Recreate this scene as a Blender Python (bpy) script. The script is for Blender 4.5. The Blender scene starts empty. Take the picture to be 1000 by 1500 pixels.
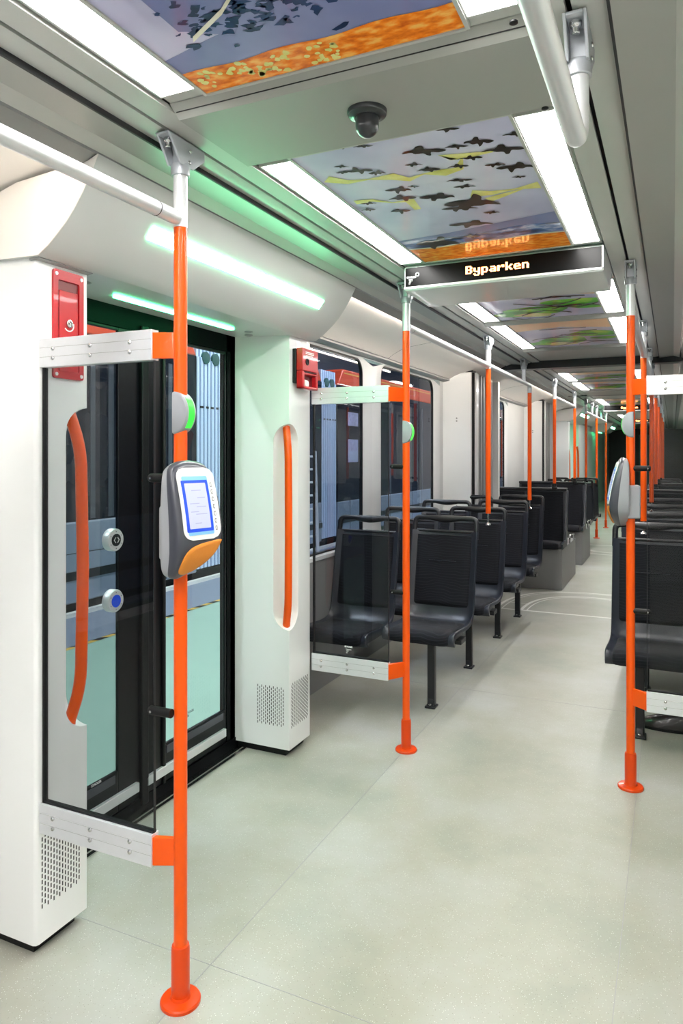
import bpy, math, random
from mathutils import Vector, Matrix
random.seed(7)
C = bpy.context.scene.collection
SC = bpy.context.scene
PI = math.pi

# ------------------------------------------------------------------ camera, world, exposure
F_PX, VP_X, HOR_Y, CAM_H = 1045.0, 985.0, 664.0, 1.40
TH = math.atan((VP_X - 500) / F_PX)
cam_d = bpy.data.cameras.new('camera'); cam = bpy.data.objects.new('camera', cam_d); C.objects.link(cam)
cam.location = (0.65, 0, CAM_H); cam.rotation_euler = (PI / 2, 0, TH)
cam_d.sensor_fit = 'VERTICAL'; cam_d.sensor_height = 36; cam_d.lens = F_PX / 1500 * 36
cam_d.shift_y = (HOR_Y - 750) / 1500
cam_d.clip_start = 0.02; cam_d.clip_end = 200
SC.camera = cam
SC.view_settings.view_transform = 'Standard'
try: SC.view_settings.look = 'None'
except Exception: pass
SC.view_settings.gamma = 1; SC.view_settings.use_curve_mapping = False
SC.view_settings.exposure = 1.0
W = bpy.data.worlds.new('hall_air'); SC.world = W; W.use_nodes = True
W.node_tree.nodes['Background'].inputs[0].default_value = (0.10, 0.13, 0.20, 1)
W.node_tree.nodes['Background'].inputs[1].default_value = 0.5
LIGHT_PANEL = 19.0      # ceiling luminaires
HALL_LAMP = 42.0       # lamps of the depot hall outside
COVE_LIGHT = 32.0     # warm strips behind the cove lips
LED_GREEN = 12.0       # door indicator strips

# ------------------------------------------------------------------ materials
def mat(name, col, rough=0.5, metal=0.0, coat=0.0, spec=0.5, emit=None, es=0.0, var=0.0, vscale=20.0, bump=0.0, bscale=200.0):
    m = bpy.data.materials.new(name); m.use_nodes = True
    nt = m.node_tree; b = nt.nodes['Principled BSDF']
    b.inputs['Base Color'].default_value = (*col, 1); b.inputs['Roughness'].default_value = rough
    b.inputs['Metallic'].default_value = metal; b.inputs['Coat Weight'].default_value = coat
    b.inputs['Specular IOR Level'].default_value = spec
    if emit:
        b.inputs['Emission Color'].default_value = (*emit, 1); b.inputs['Emission Strength'].default_value = es
    if var or bump:
        tc = nt.nodes.new('ShaderNodeTexCoord')
    if var:
        n = nt.nodes.new('ShaderNodeTexNoise'); n.inputs['Scale'].default_value = vscale; n.inputs['Detail'].default_value = 4
        nt.links.new(tc.outputs['Object'], n.inputs['Vector'])
        r = nt.nodes.new('ShaderNodeMix'); r.data_type = 'RGBA'
        r.inputs['A'].default_value = (*[c * (1 - var) for c in col], 1); r.inputs['B'].default_value = (*[min(1, c * (1 + var)) for c in col], 1)
        nt.links.new(n.outputs['Fac'], r.inputs['Factor']); nt.links.new(r.outputs['Result'], b.inputs['Base Color'])
    if bump:
        n2 = nt.nodes.new('ShaderNodeTexNoise'); n2.inputs['Scale'].default_value = bscale
        nt.links.new(tc.outputs['Object'], n2.inputs['Vector'])
        bp = nt.nodes.new('ShaderNodeBump'); bp.inputs['Strength'].default_value = bump; bp.inputs['Distance'].default_value = 0.001
        nt.links.new(n2.outputs['Fac'], bp.inputs['Height']); nt.links.new(bp.outputs['Normal'], b.inputs['Normal'])
    return m

def glass(name, tint, ior=1.45, rough=0.0):
    m = bpy.data.materials.new(name); m.use_nodes = True
    nt = m.node_tree; nt.nodes.clear()
    o = nt.nodes.new('ShaderNodeOutputMaterial'); t = nt.nodes.new('ShaderNodeBsdfTransparent'); g = nt.nodes.new('ShaderNodeBsdfGlossy')
    t.inputs[0].default_value = (*tint, 1); g.inputs['Roughness'].default_value = rough
    fr = nt.nodes.new('ShaderNodeFresnel'); fr.inputs[0].default_value = ior
    mx = nt.nodes.new('ShaderNodeMixShader')
    ge = nt.nodes.new('ShaderNodeNewGeometry'); inv = nt.nodes.new('ShaderNodeMath'); inv.operation = 'SUBTRACT'; inv.inputs[0].default_value = 1
    nt.links.new(ge.outputs['Backfacing'], inv.inputs[1])
    ml = nt.nodes.new('ShaderNodeMath'); ml.operation = 'MULTIPLY'; nt.links.new(fr.outputs[0], ml.inputs[0]); nt.links.new(inv.outputs[0], ml.inputs[1])
    nt.links.new(ml.outputs[0], mx.inputs[0]); nt.links.new(t.outputs[0], mx.inputs[1]); nt.links.new(g.outputs[0], mx.inputs[2])
    nt.links.new(mx.outputs[0], o.inputs[0])
    return m

M = {}
M['white'] = mat('white_gelcoat', (.80, .81, .81), .32, coat=.25, var=.02, vscale=6)
M['cream'] = mat('warm_white_panel', (.86, .81, .77), .45, var=.02, vscale=5)
M['ceil'] = mat('grey_ceiling_paint', (.33, .335, .31), .42, var=.03, vscale=4)
M['ceil_light'] = mat('pale_ceiling_paint', (.46, .465, .44), .42, var=.02, vscale=4)
M['ceil_dark'] = mat('shaded_grey_lip', (.27, .27, .265), .45, var=.03)  # cove lip faces down; its shade is put into this darker grey
M['header'] = mat('header_grey_gelcoat', (.58, .59, .585), .3, coat=.2, var=.015, vscale=4)
M['groove'] = mat('groove_black', (.02, .02, .022), .6, var=.1)
M['wall_low'] = mat('wall_grey_lower', (.25, .25, .25), .45, var=.04, vscale=5)
M['post_dim'] = mat('dim_door_post', (.07, .08, .10), .4, var=.1)
M['wall'] = mat('wall_light_grey', (.66, .67, .67), .4, var=.03, vscale=5)
M['frame'] = mat('window_frame_grey', (.72, .73, .74), .35, var=.02)
M['trimgrey'] = mat('trim_grey', (.30, .30, .30), .4, var=.03)
M['orange'] = mat('orange_powder_coat', (.82, .088, .001), .3, coat=.2, spec=.3, bump=.03, bscale=400)
M['orange_red'] = mat('orange_sleeve_coat', (.66, .052, .001), .3, coat=.2, spec=.3, bump=.03, bscale=400)
M['silver'] = mat('satin_aluminium', (.74, .75, .77), .38, metal=.45, bump=.02, bscale=500)
M['alu'] = mat('brushed_aluminium_plate', (.74, .75, .78), .36, metal=.45, var=.03, vscale=40)
M['bracket'] = mat('cast_bracket_grey', (.42, .44, .47), .42, metal=.4, bump=.05, bscale=300)
M['steel'] = mat('polished_steel', (.62, .62, .62), .2, metal=1, var=.03)
M['black'] = mat('black_rubber', (.004, .0042, .005), .5, spec=.3, var=.1)
M['blackgloss'] = mat('black_gloss_frame', (.0025, .003, .0045), .3, spec=.3, var=.1)
M['charcoal'] = mat('charcoal_powder_coat', (.012, .013, .016), .36, spec=.4, bump=.05, bscale=500)
M['shell'] = mat('seat_shell_plastic', (.020, .024, .034), .33, spec=.5, bump=.08, bscale=700)
M['red'] = mat('signal_red', (.48, .006, .012), .3, coat=.2, var=.05)
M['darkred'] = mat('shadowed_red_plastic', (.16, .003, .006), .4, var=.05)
M['grey'] = mat('reader_light_grey', (.29, .30, .325), .35, var=.02)
M['greydark'] = mat('reader_dark_grey', (.045, .048, .064), .32, coat=.2, var=.02)
M['greenlight'] = mat('green_button_lens', (.02, .6, .03), .3, emit=(.05, .9, .06), es=.55)
M['readorange'] = mat('orange_card_plate', (.62, .21, .02), .45, bump=.2, bscale=150)
M['paper'] = mat('white_paper', (.50, .53, .72), .7, var=.02)
M['ink'] = mat('faint_print', (.36, .38, .58), .7, var=.02)
M['tapeblue'] = mat('blue_tape', (.01, .07, .72), .4, var=.05)
M['tapelight'] = mat('light_blue_screen', (.22, .50, .85), .3, var=.03)
M['offwhite'] = mat('offwhite_plastic', (.80, .80, .77), .35, var=.02)
M['dome'] = mat('dome_dark_plastic', (.018, .02, .024), .3, coat=.3, var=.05)
M['blackframe'] = mat('black_door_frame', (.002, .0022, .003), .5, spec=.06, var=.1)
M['blackscreen'] = mat('display_black_glass', (.003, .0028, .0028), .3, spec=.12, var=.1)
M['amber'] = mat('amber_led', (.9, .3, .05), .5, emit=(1, .38, .13), es=4.5)
M['whitemark'] = mat('white_marking', (.75, .75, .75), .5, var=.02)
M['darkmark'] = mat('dark_marking', (.05, .07, .07), .5, var=.02)
M['plinth'] = mat('grey_plinth_laminate', (.20, .20, .20), .4, var=.06, vscale=12)
M['lightpanel'] = mat('light_diffuser', (.9, .9, .9), .5, emit=(1, .985, .955), es=LIGHT_PANEL)
M['ledgreen'] = mat('green_led_strip', (.5, .9, .6), .5, emit=(.075, 1.0, .34), es=LED_GREEN)
M['ledface'] = mat('pale_green_led_strip', (.5, .9, .6), .5, emit=(.20, 1.0, .46), es=LED_GREEN * 1.45)
M['screenglass'] = glass('tinted_screen_glass', (.78, .79, .80), 1.4)
M['windowglass'] = glass('window_glass', (.80, .84, .90), 1.45)
M['doorglass'] = glass('door_glass', (.90, .95, .94), 1.4)
M['hallfloor'] = mat('green_hall_floor', (.34, .52, .43), .5, var=.12, vscale=1.5)
M['grating'] = mat('blue_grey_walkway', (.22, .26, .34), .5, var=.15, vscale=30)
M['yellow'] = mat('hazard_yellow', (.75, .50, .10), .5, var=.05)
M['tram_red'] = mat('tram_red_orange', (.72, .085, .035), .3, coat=.3, var=.03)
M['tram_white'] = mat('tram_silver_white', (.26, .31, .40), .3, coat=.2, var=.03)
M['tram_dark'] = mat('tram_dark_band', (.010, .013, .022), .2, spec=.4, var=.3, vscale=1.2)
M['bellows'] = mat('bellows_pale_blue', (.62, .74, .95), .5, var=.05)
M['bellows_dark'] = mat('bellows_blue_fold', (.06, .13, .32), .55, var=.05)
M['hallwall'] = mat('hall_wall_grey', (.22, .26, .34), .7, var=.2, vscale=.8)
M['lampwhite'] = mat('hall_lamp_tube', (.9, .9, .9), .5, emit=(.93, .97, 1), es=HALL_LAMP)
M['leather'] = mat('dark_leather', (.02, .017, .016), .32, coat=.2, bump=.1, bscale=200)
M['teal'] = mat('dark_teal_panel', (.02, .09, .085), .4, var=.05)
M['trim_white'] = mat('white_floor_strip', (.74, .74, .70), .5, var=.04)
M['silverlabel'] = mat('poster_print', (.45, .42, .62), .6, var=.6, vscale=12)

def floor_mat():
    m = bpy.data.materials.new('speckled_vinyl_floor'); m.use_nodes = True
    nt = m.node_tree; b = nt.nodes['Principled BSDF']; L = nt.links.new
    tc = nt.nodes.new('ShaderNodeTexCoord')
    big = nt.nodes.new('ShaderNodeTexNoise'); big.inputs['Scale'].default_value = 1.7; big.inputs['Detail'].default_value = 5; big.inputs['Roughness'].default_value = .6
    L(tc.outputs['Object'], big.inputs['Vector'])
    r1 = nt.nodes.new('ShaderNodeValToRGB'); e = r1.color_ramp.elements
    e[0].position = .32; e[0].color = (.275, .293, .25, 1); e[1].position = .68; e[1].color = (.385, .395, .37, 1); e_ = e.new(.47); e_.color = (.335, .335, .283, 1)
    L(big.outputs['Fac'], r1.inputs[0])
    v = nt.nodes.new('ShaderNodeTexVoronoi'); v.inputs['Scale'].default_value = 210
    L(tc.outputs['Object'], v.inputs['Vector'])
    lt = nt.nodes.new('ShaderNodeMath'); lt.operation = 'LESS_THAN'; lt.inputs[1].default_value = .22
    L(v.outputs['Distance'], lt.inputs[0])
    sep = nt.nodes.new('ShaderNodeSeparateColor'); L(v.outputs['Color'], sep.inputs[0])
    gt = nt.nodes.new('ShaderNodeMath'); gt.operation = 'GREATER_THAN'; gt.inputs[1].default_value = .62; L(sep.outputs[0], gt.inputs[0])
    mu = nt.nodes.new('ShaderNodeMath'); mu.operation = 'MULTIPLY'; L(lt.outputs[0], mu.inputs[0]); L(gt.outputs[0], mu.inputs[1])
    r2 = nt.nodes.new('ShaderNodeValToRGB'); r2.color_ramp.interpolation = 'CONSTANT'; e2 = r2.color_ramp.elements
    e2[0].position = 0; e2[0].color = (.16, .15, .12, 1); e2[1].position = .45; e2[1].color = (.80, .82, .80, 1)
    L(sep.outputs[1], r2.inputs[0])
    mf = nt.nodes.new('ShaderNodeMath'); mf.operation = 'MULTIPLY'; mf.inputs[1].default_value = .6; L(mu.outputs[0], mf.inputs[0])
    mx = nt.nodes.new('ShaderNodeMix'); mx.data_type = 'RGBA'
    L(mf.outputs[0], mx.inputs['Factor']); L(r1.outputs[0], mx.inputs['A']); L(r2.outputs[0], mx.inputs['B'])
    L(mx.outputs['Result'], b.inputs['Base Color'])
    b.inputs['Roughness'].default_value = .38; b.inputs['Specular IOR Level'].default_value = .45
    return m
M['floor'] = floor_mat()

def fabric_mat():
    m = bpy.data.materials.new('navy_wavy_upholstery'); m.use_nodes = True
    nt = m.node_tree; b = nt.nodes['Principled BSDF']; L = nt.links.new
    tc = nt.nodes.new('ShaderNodeTexCoord')
    w = nt.nodes.new('ShaderNodeTexWave'); w.bands_direction = 'Z'; w.inputs['Scale'].default_value = 20; w.inputs['Distortion'].default_value = 14
    w.inputs['Detail'].default_value = 1; w.inputs['Detail Scale'].default_value = .35
    L(tc.outputs['Object'], w.inputs['Vector'])
    r = nt.nodes.new('ShaderNodeValToRGB'); e = r.color_ramp.elements
    e[0].position = .80; e[0].color = (.0055, .0062, .0095, 1); e[1].position = .98; e[1].color = (.015, .017, .023, 1)
    L(w.outputs['Fac'], r.inputs[0]); L(r.outputs[0], b.inputs['Base Color'])
    b.inputs['Roughness'].default_value = .8; b.inputs['Sheen Weight'].default_value = .06; b.inputs['Specular IOR Level'].default_value = .2
    return m
M['fabric'] = fabric_mat()

def print_mat(name, stops, scale, detail=4, stretch=(1, 1, 1), rough=.05):
    """glossy printed panel: noise driven colour ramp"""
    m = bpy.data.materials.new(name); m.use_nodes = True
    nt = m.node_tree; b = nt.nodes['Principled BSDF']; L = nt.links.new
    tc = nt.nodes.new('ShaderNodeTexCoord'); mp = nt.nodes.new('ShaderNodeMapping'); mp.inputs['Scale'].default_value = stretch
    L(tc.outputs['Object'], mp.inputs[0])
    n = nt.nodes.new('ShaderNodeTexNoise'); n.inputs['Scale'].default_value = scale; n.inputs['Detail'].default_value = detail
    L(mp.outputs[0], n.inputs['Vector'])
    r = nt.nodes.new('ShaderNodeValToRGB'); el = r.color_ramp.elements
    while len(el) < len(stops): el.new(.5)
    for i, (p, c) in enumerate(stops): el[i].position = p; el[i].color = (*c, 1)
    L(n.outputs['Fac'], r.inputs[0]); L(r.outputs[0], b.inputs['Base Color'])
    b.inputs['Roughness'].default_value = .3; b.inputs['Coat Weight'].default_value = .45; b.inputs['Specular IOR Level'].default_value = .12; b.inputs['Coat Roughness'].default_value = rough; b.inputs['Coat IOR'].default_value = 1.38
    return m
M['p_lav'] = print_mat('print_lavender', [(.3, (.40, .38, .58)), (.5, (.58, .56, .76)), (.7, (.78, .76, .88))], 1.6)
M['p_blue'] = print_mat('print_dusky_blue', [(.3, (.13, .15, .34)), (.5, (.22, .24, .45)), (.7, (.36, .38, .60))], 2.2)
M['p_navy'] = print_mat('print_navy_foliage', [(.42, (.012, .03, .10)), (.52, (.05, .13, .38)), (.6, (.40, .43, .62)), (.75, (.62, .62, .75))], 9, 6, (1, 1.6, 1))
M['p_orange'] = print_mat('print_orange_scales', [(.3, (.65, .10, .005)), (.5, (.95, .25, .015)), (.68, (1.0, .52, .12))], 28, 3, (1, 2, 1))
M['p_yellow'] = print_mat('print_yellow_stroke', [(.3, (.70, .64, .16)), (.7, (.88, .82, .34))], 20)
M['p_black'] = print_mat('print_dark_brown', [(.3, (.018, .014, .012)), (.7, (.05, .035, .03))], 12)
M['p_green'] = print_mat('print_green_leaf', [(.3, (.02, .24, .01)), (.5, (.10, .60, .03)), (.7, (.55, .80, .06))], 7, 3)
M['p_peach'] = print_mat('print_peach', [(.3, (.95, .55, .28)), (.7, (1.0, .74, .46))], 3)
M['p_cream'] = print_mat('print_cream_line', [(.3, (.75, .70, .55)), (.7, (.85, .82, .72))], 10)

# ------------------------------------------------------------------ object helpers
ORG = {}
def org(o): return ORG.get(o.name, Vector((0, 0, 0)))

def tag(o, label=None, cat=None, group=None, kind=None):
    if label: o['label'] = label
    if cat: o['category'] = cat
    if group: o['group'] = group
    if kind: o['kind'] = kind
    return o

def thing(name, label, cat, loc=(0, 0, 0), group=None):
    o = bpy.data.objects.new(name, None); C.objects.link(o); o.location = loc; o.empty_display_size = .1
    ORG[o.name] = Vector(loc)
    return tag(o, label, cat, group)

def kids(o): return [c for c in bpy.data.objects if c.parent == o]

def dup(src, loc=None, rotz=None, label=None, group=None):
    def cp(o, par):
        c = o.copy(); C.objects.link(c); ORG[c.name] = org(o).copy()
        if par: c.parent = par
        for ch in list(o.children): cp(ch, c)
        return c
    r = cp(src, None)
    if loc is not None: r.location = loc; ORG[r.name] = Vector(loc)
    if rotz is not None: r.rotation_euler = (0, 0, rotz)
    if label: r['label'] = label
    if group: r['group'] = group
    return r

class MB:
    def __init__(s): s.v = []; s.f = []; s.m = []
    def add(s, vs, fs, mi=0):
        k = len(s.v); s.v += [tuple(v) for v in vs]
        for f in fs: s.f.append([i + k for i in f]); s.m.append(mi)
        return s
    def box(s, x0, x1, y0, y1, z0, z1, mi=0):
        vs = [(x, y, z) for z in (z0, z1) for y in (y0, y1) for x in (x0, x1)]
        return s.add(vs, [(0, 2, 3, 1), (4, 5, 7, 6), (0, 1, 5, 4), (2, 6, 7, 3), (0, 4, 6, 2), (1, 3, 7, 5)], mi)
    def loft(s, rings, mi=0, cap=True, closed=True):
        n = len(rings[0]); vs = [p for r in rings for p in r]; fs = []
        for i in range(len(rings) - 1):
            for j in range(n if closed else n - 1):
                a = i * n + j; b = i * n + (j + 1) % n
                fs.append((a, b, b + n, a + n))
        if cap: fs.append(tuple(range(n))[::-1]); fs.append(tuple((len(rings) - 1) * n + j for j in range(n)))
        return s.add(vs, fs, mi)
    def prism(s, poly, axis, a0, a1, mi=0):
        """poly in the two other axes (in xyz order), extruded along axis"""
        def P(p, a):
            q = list(p); q.insert(axis, a); return tuple(q)
        return s.loft([[P(p, a0) for p in poly], [P(p, a1) for p in poly]], mi)
    def tube(s, path, r, n=16, mi=0, cap=True, flat=1.0):
        path = [Vector(p) for p in path]; rings = []
        rs = r if isinstance(r, (list, tuple)) else [r] * len(path)
        t0 = (path[1] - path[0]).normalized()
        u = t0.cross(Vector((0, 0, 1)));
        if u.length < .05: u = t0.cross(Vector((1, 0, 0)))
        u.normalize()
        for i, p in enumerate(path):
            if i == 0: t = path[1] - p
            elif i == len(path) - 1: t = p - path[i - 1]
            else: t = (path[i + 1] - p).normalized() + (p - path[i - 1]).normalized()
            t.normalize(); u = (u - t * u.dot(t)).normalized(); w = t.cross(u)
            rings.append([p + (u * math.cos(2 * PI * k / n) + w * (math.sin(2 * PI * k / n) * flat)) * rs[i] for k in range(n)])
        return s.loft(rings, mi, cap)
    def cyl(s, c, r, z0, z1, n=24, mi=0): return s.lathe(c, [(r, z0), (r, z1)], n, mi)
    def lathe(s, c, prof, n=32, mi=0, axis=2, sx=1.0):
        rings = []
        for r, z in prof:
            ring = []
            for k in range(n):
                a, b = r * math.cos(2 * PI * k / n), r * math.sin(2 * PI * k / n)
                if axis == 2: ring.append((c[0] + a, c[1] + b, c[2] + z))
                elif axis == 0: ring.append((c[0] + z, c[1] + a, c[2] + b))
                else: ring.append((c[0] + a, c[1] + z, c[2] + b))
            rings.append(ring)
        return s.loft(rings, mi)
    def build(s, name, mats, parent=None, smooth=40, bevel=0.0, seg=2):
        if not isinstance(mats, (list, tuple)): mats = [mats]
        o0 = org(parent) if parent else Vector((0, 0, 0))
        me = bpy.data.meshes.new(name)
        me.from_pydata([(v[0] - o0.x, v[1] - o0.y, v[2] - o0.z) for v in s.v], [], s.f)
        for m_ in mats: me.materials.append(M[m_] if isinstance(m_, str) else m_)
        me.polygons.foreach_set('material_index', s.m)
        me.validate(); me.update()
        import bmesh
        bm = bmesh.new(); bm.from_mesh(me); bmesh.ops.recalc_face_normals(bm, faces=bm.faces); bm.to_mesh(me); bm.free()
        if smooth:
            me.polygons.foreach_set('use_smooth', [True] * len(me.polygons)); me.set_sharp_from_angle(angle=math.radians(smooth))
        o = bpy.data.objects.new(name, me); C.objects.link(o)
        if parent: o.parent = parent; ORG[o.name] = o0.copy()
        if bevel:
            b = o.modifiers.new('bevel', 'BEVEL'); b.width = bevel; b.segments = seg; b.limit_method = 'ANGLE'; b.angle_limit = math.radians(35)
        return o

def struct(mb, name, mats, parent=None, **k):
    return tag(mb.build(name, mats, parent, **k), kind='structure' if not parent else None)

def arc(cx, cy, r, a0, a1, n): return [(cx + r * math.cos(a0 + (a1 - a0) * i / n), cy + r * math.sin(a0 + (a1 - a0) * i / n)) for i in range(n + 1)]

def rrect(x0, x1, y0, y1, r, n=6):
    return (arc(x1 - r, y1 - r, r, 0, PI / 2, n) + arc(x0 + r, y1 - r, r, PI / 2, PI, n) + arc(x0 + r, y0 + r, r, PI, 1.5 * PI, n) + arc(x1 - r, y0 + r, r, 1.5 * PI, 2 * PI, n))

def fillet(pts, r, n=6):
    """round the inner corners of a 3-D polyline"""
    pts = [Vector(p) for p in pts]; out = [pts[0]]
    for i in range(1, len(pts) - 1):
        a, b, c = pts[i - 1], pts[i], pts[i + 1]
        d1, d2 = (a - b).normalized(), (c - b).normalized()
        rr = min(r, (a - b).length * .49, (c - b).length * .49)
        p1, p2 = b + d1 * rr, b + d2 * rr
        for k in range(n + 1):
            t = k / n; out.append(p1 * (1 - t) ** 2 + b * (2 * t * (1 - t)) + p2 * t * t)
    out.append(pts[-1]); return out

def text_mesh(name, body, size, m, parent, loc, rot, bold=0.0, align='LEFT', extr=.0003):
    cu = bpy.data.curves.new(name, 'FONT'); cu.body = body; cu.size = size; cu.extrude = extr; cu.offset = bold; cu.align_x = align
    t = bpy.data.objects.new(name + '_tmp', cu); C.objects.link(t)
    dg = bpy.context.evaluated_depsgraph_get(); dg.update()
    me = bpy.data.meshes.new_from_object(t.evaluated_get(dg)); bpy.data.objects.remove(t)
    me.materials.clear(); me.materials.append(M[m])
    o = bpy.data.objects.new(name, me); C.objects.link(o)
    o.parent = parent; o.location = Vector(loc) - org(parent); o.rotation_euler = rot
    return o

# ------------------------------------------------------------------ main dimensions (metres, x=0 on the tram's axis)
WX = 1.25          # inner face of the side walls
CZ = 2.21          # ceiling
Y0, Y1 = -2.2, 25.0
PX = 0.49          # grab pole rows

# ================================================================== SETTING
# ---- floor
mb = MB(); mb.box(-WX - .02, WX + .1, Y0, Y1, -.06, 0)
# seams
for x in (-.4975, .515): mb.box(x - .0012, x + .0012, Y0, 6.4, 0, .0006, 1)
for y in (1.62, 4.15): mb.box(-WX, WX, y - .001, y + .001, 0, .0006, 1)
fl = struct(mb, 'floor', ['floor', 'trimgrey'])
# ---- white inlay strips of the gangway turntables
def strip_path(mb, pts, w, z=.0012):
    n = len(pts); L = []; R = []
    for i in range(n):
        a = Vector((*pts[max(0, i - 1)], 0)); b = Vector((*pts[min(n - 1, i + 1)], 0)); d = (b - a).normalized(); nn = Vector((-d.y, d.x, 0)) * w / 2
        p = Vector((*pts[i], z)); L.append(p + nn); R.append(p - nn)
    mb.add(L + R, [(i, i + 1, n + i + 1, n + i) for i in range(n - 1)])
def turntable(yc, sgn, idx):
    mb = MB()
    for rx, ry in ((.80, 1.06), (.58, .84)):
        for dw, w in ((0, .030), (-.05, .012)):
            pts = [((rx + dw) * (abs(math.cos(t)) ** .75) * (1 if math.cos(t) > 0 else -1), yc + sgn * (ry + dw) * abs(math.sin(t)) ** .75) for t in [PI * k / 60 for k in range(61)]]
            strip_path(mb, pts, w)
    strip_path(mb, [(-.58, yc), (.62, yc)], .035)
    strip_path(mb, [(-.8, yc), (-.62, yc)], .03)
    strip_path(mb, [(-.76, yc + sgn * .3), (-.56, yc + sgn * .3)], .015)
    return struct(mb, 'trim_%d' % idx, 'trim_white')
turntable(6.45, 1, 1); turntable(11.5, -1, 2)

# ---- ceiling: longitudinal bands
def band(mb, pts, y0, y1, th=.012, mi=0):
    poly = list(pts) + [(x, z + th) for x, z in reversed(pts)]
    mb.prism(poly, 1, y0, y1, mi)
mb = MB()
for s in (-1, 1):
    S = lambda L: [(s * x, z) for x, z in L]
    band(mb, S([(.413, 2.2), (.475, 2.199)]), Y0, Y1, mi=0)
    band(mb, S([(.486, 2.199), (.516, 2.193), (.546, 2.197)]), Y0, Y1, mi=0)
    band(mb, S([(.551, 2.183), (.656, 2.195)]), Y0, Y1, mi=3); mb.box(*sorted((s * .5455, s * .5512)), Y0, Y1, 2.183, 2.215, 1)
    band(mb, S([(.656, 2.195), (.700, 2.181)]), Y0, Y1, mi=0)
    band(mb, S([(.39, 2.235), (.72, 2.235)]), Y0, Y1, mi=1)        # black backing seen through the grooves
# blank centre fields
def centre(y0, y1, z=CZ, mi=0):
    mb.box(-.404, .404, y0, y1, z, z + .03, mi)
def crosspiece(y0, y1):
    # hanging cassette with bevelled long edges
    poly = [(y0, CZ), (y0 + .035, CZ - .022), (y1 - .025, CZ - .022), (y1, CZ), (y1, CZ + .02), (y0, CZ + .02)]
    mb.loft([[(-.409, p[0], p[1]) for p in poly], [(.409, p[0], p[1]) for p in poly]], 2)
crosspiece(1.335, 1.695); crosspiece(4.365, 4.45); crosspiece(5.60, 5.70)
centre(2.885, 3.50); centre(5.70, 6.40)
crosspiece(8.30, 8.40); crosspiece(9.55, 10.3); centre(12.7, 13.0); crosspiece(13.9, 14.0); centre(15.2, 15.9); crosspiece(17.5, 17.9)
for ya, yb in ((Y0, 1.335), (1.695, 2.885), (3.5, 4.365), (4.45, 5.6), (6.4, 8.3), (8.4, 9.55), (10.3, 12.7), (13, 13.9), (14, 15.2), (15.9, 17.5), (17.9, Y1)):
    mb.box(-.4075, .4075, ya, yb, CZ + .003, CZ + .03, 0)
# thin seams across the blank fields
mb.box(-.404, .404, 1.352, 1.3535, CZ - .013, CZ - .011, 1)
struct(mb, 'ceiling', ['ceil_light', 'groove', 'ceil', 'ceil'], smooth=25)

# ---- coves between ceiling and walls
def cove(s, name):
    mb = MB()
    prof = [(.712, 2.180), (.760, 2.158)]
    band(mb, [(s * x, z) for x, z in prof], Y0, Y1, .01, 1)
    pr = [(.765, 2.183), (.80, 2.180), (.9, 2.170), (1.03, 2.152), (1.10, 2.133), (1.16, 2.103), (1.20, 2.075)]
    band(mb, [(s * x, z) for x, z in pr], Y0, Y1, .012, 0)
    band(mb, [(s * x, z) for x, z in [(1.195, 2.078), (1.195, 2.062), (1.245, 2.05)]], Y0, Y1, .012, 2)
    # seam lines over the curve
    for y in (.62, 4.77, 8.2, 12.0):
        mb.prism([(s * x, z - .0008) for x, z in pr] + [(s * x, z + .003) for x, z in reversed(pr)], 1, y - .0015, y + .0015, 3)
    struct(mb, name, ['cream', 'ceil_dark', 'trimgrey', 'groove'])
cove(-1, 'trim_3'); cove(1, 'trim_4')
# warm light strips hidden behind the lips of the coves
M['covelight'] = mat('warm_cove_tube', (.9, .88, .84), .5, emit=(1, .90, .78), es=COVE_LIGHT)
for s, ya, yb, w in ((-1, -2.1, 1.38, 'left cove lip near the camera'), (-1, 3.12, 6.3, 'left cove lip over the side windows'), (-1, 7.6, 10.2, 'left cove lip beyond the gangway'), (1, -2.1, 6.3, 'right cove lip'), (1, 7.6, 10.2, 'right cove lip beyond the gangway')):
    m = MB(); m.box(*sorted((s * .7625, s * .7680)), ya, yb, 2.1645, 2.1735); tag(m.build('cove_light', 'covelight'), 'warm white light strip hidden behind the ' + w, 'light strip', 'cove light strips')

# ---- side walls with windows
def window_hole_ring(mb, y0, y1, z0, z1, oy0, oy1, oz0, oz1, xf, xb, r=.11, mi=0):
    """panel between an outer rectangle and an inner rounded rectangle, with depth"""
    inner = rrect(y0, y1, z0, z1, r, 8); outer = []
    for (y, z) in inner:
        cy, cz = (y0 + y1) / 2, (z0 + z1) / 2
        # project to the outer rectangle
        dy, dz = y - cy, z - cz
        outer.append((oy0 if (dy < 0 and abs(y - y0) <= r * 1.001 and abs(dy) / (y1 - y0) >= abs(dz) / (z1 - z0)) else oy1 if (dy > 0 and abs(y - y1) <= r * 1.001 and abs(dy) / (y1 - y0) >= abs(dz) / (z1 - z0)) else y,
                      oz0 if (dz < 0 and abs(dz) / (z1 - z0) > abs(dy) / (y1 - y0)) else oz1 if (dz > 0 and abs(dz) / (z1 - z0) > abs(dy) / (y1 - y0)) else z))
    n = len(inner)
    ch = .012 if xf > xb else -.012
    rings = [[(xf, *p) for p in outer], [(xf, *p) for p in rrect(y0 - .014, y1 + .014, z0 - .014, z1 + .014, r + .01, 8)], [(xf - ch, *p) for p in inner], [(xb, *p) for p in inner]]
    mb.loft(rings, mi, cap=False)
    # corner fillers of the outer rectangle
    for (cy, cz, sy, sz) in ((oy0, oz0, 1, 1), (oy0, oz1, 1, -1), (oy1, oz0, -1, 1), (oy1, oz1, -1, -1)):
        mb.box(min(cy, cy + sy * r), max(cy, cy + sy * r), 0, 0, 0, 0, mi) if False else None

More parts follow.
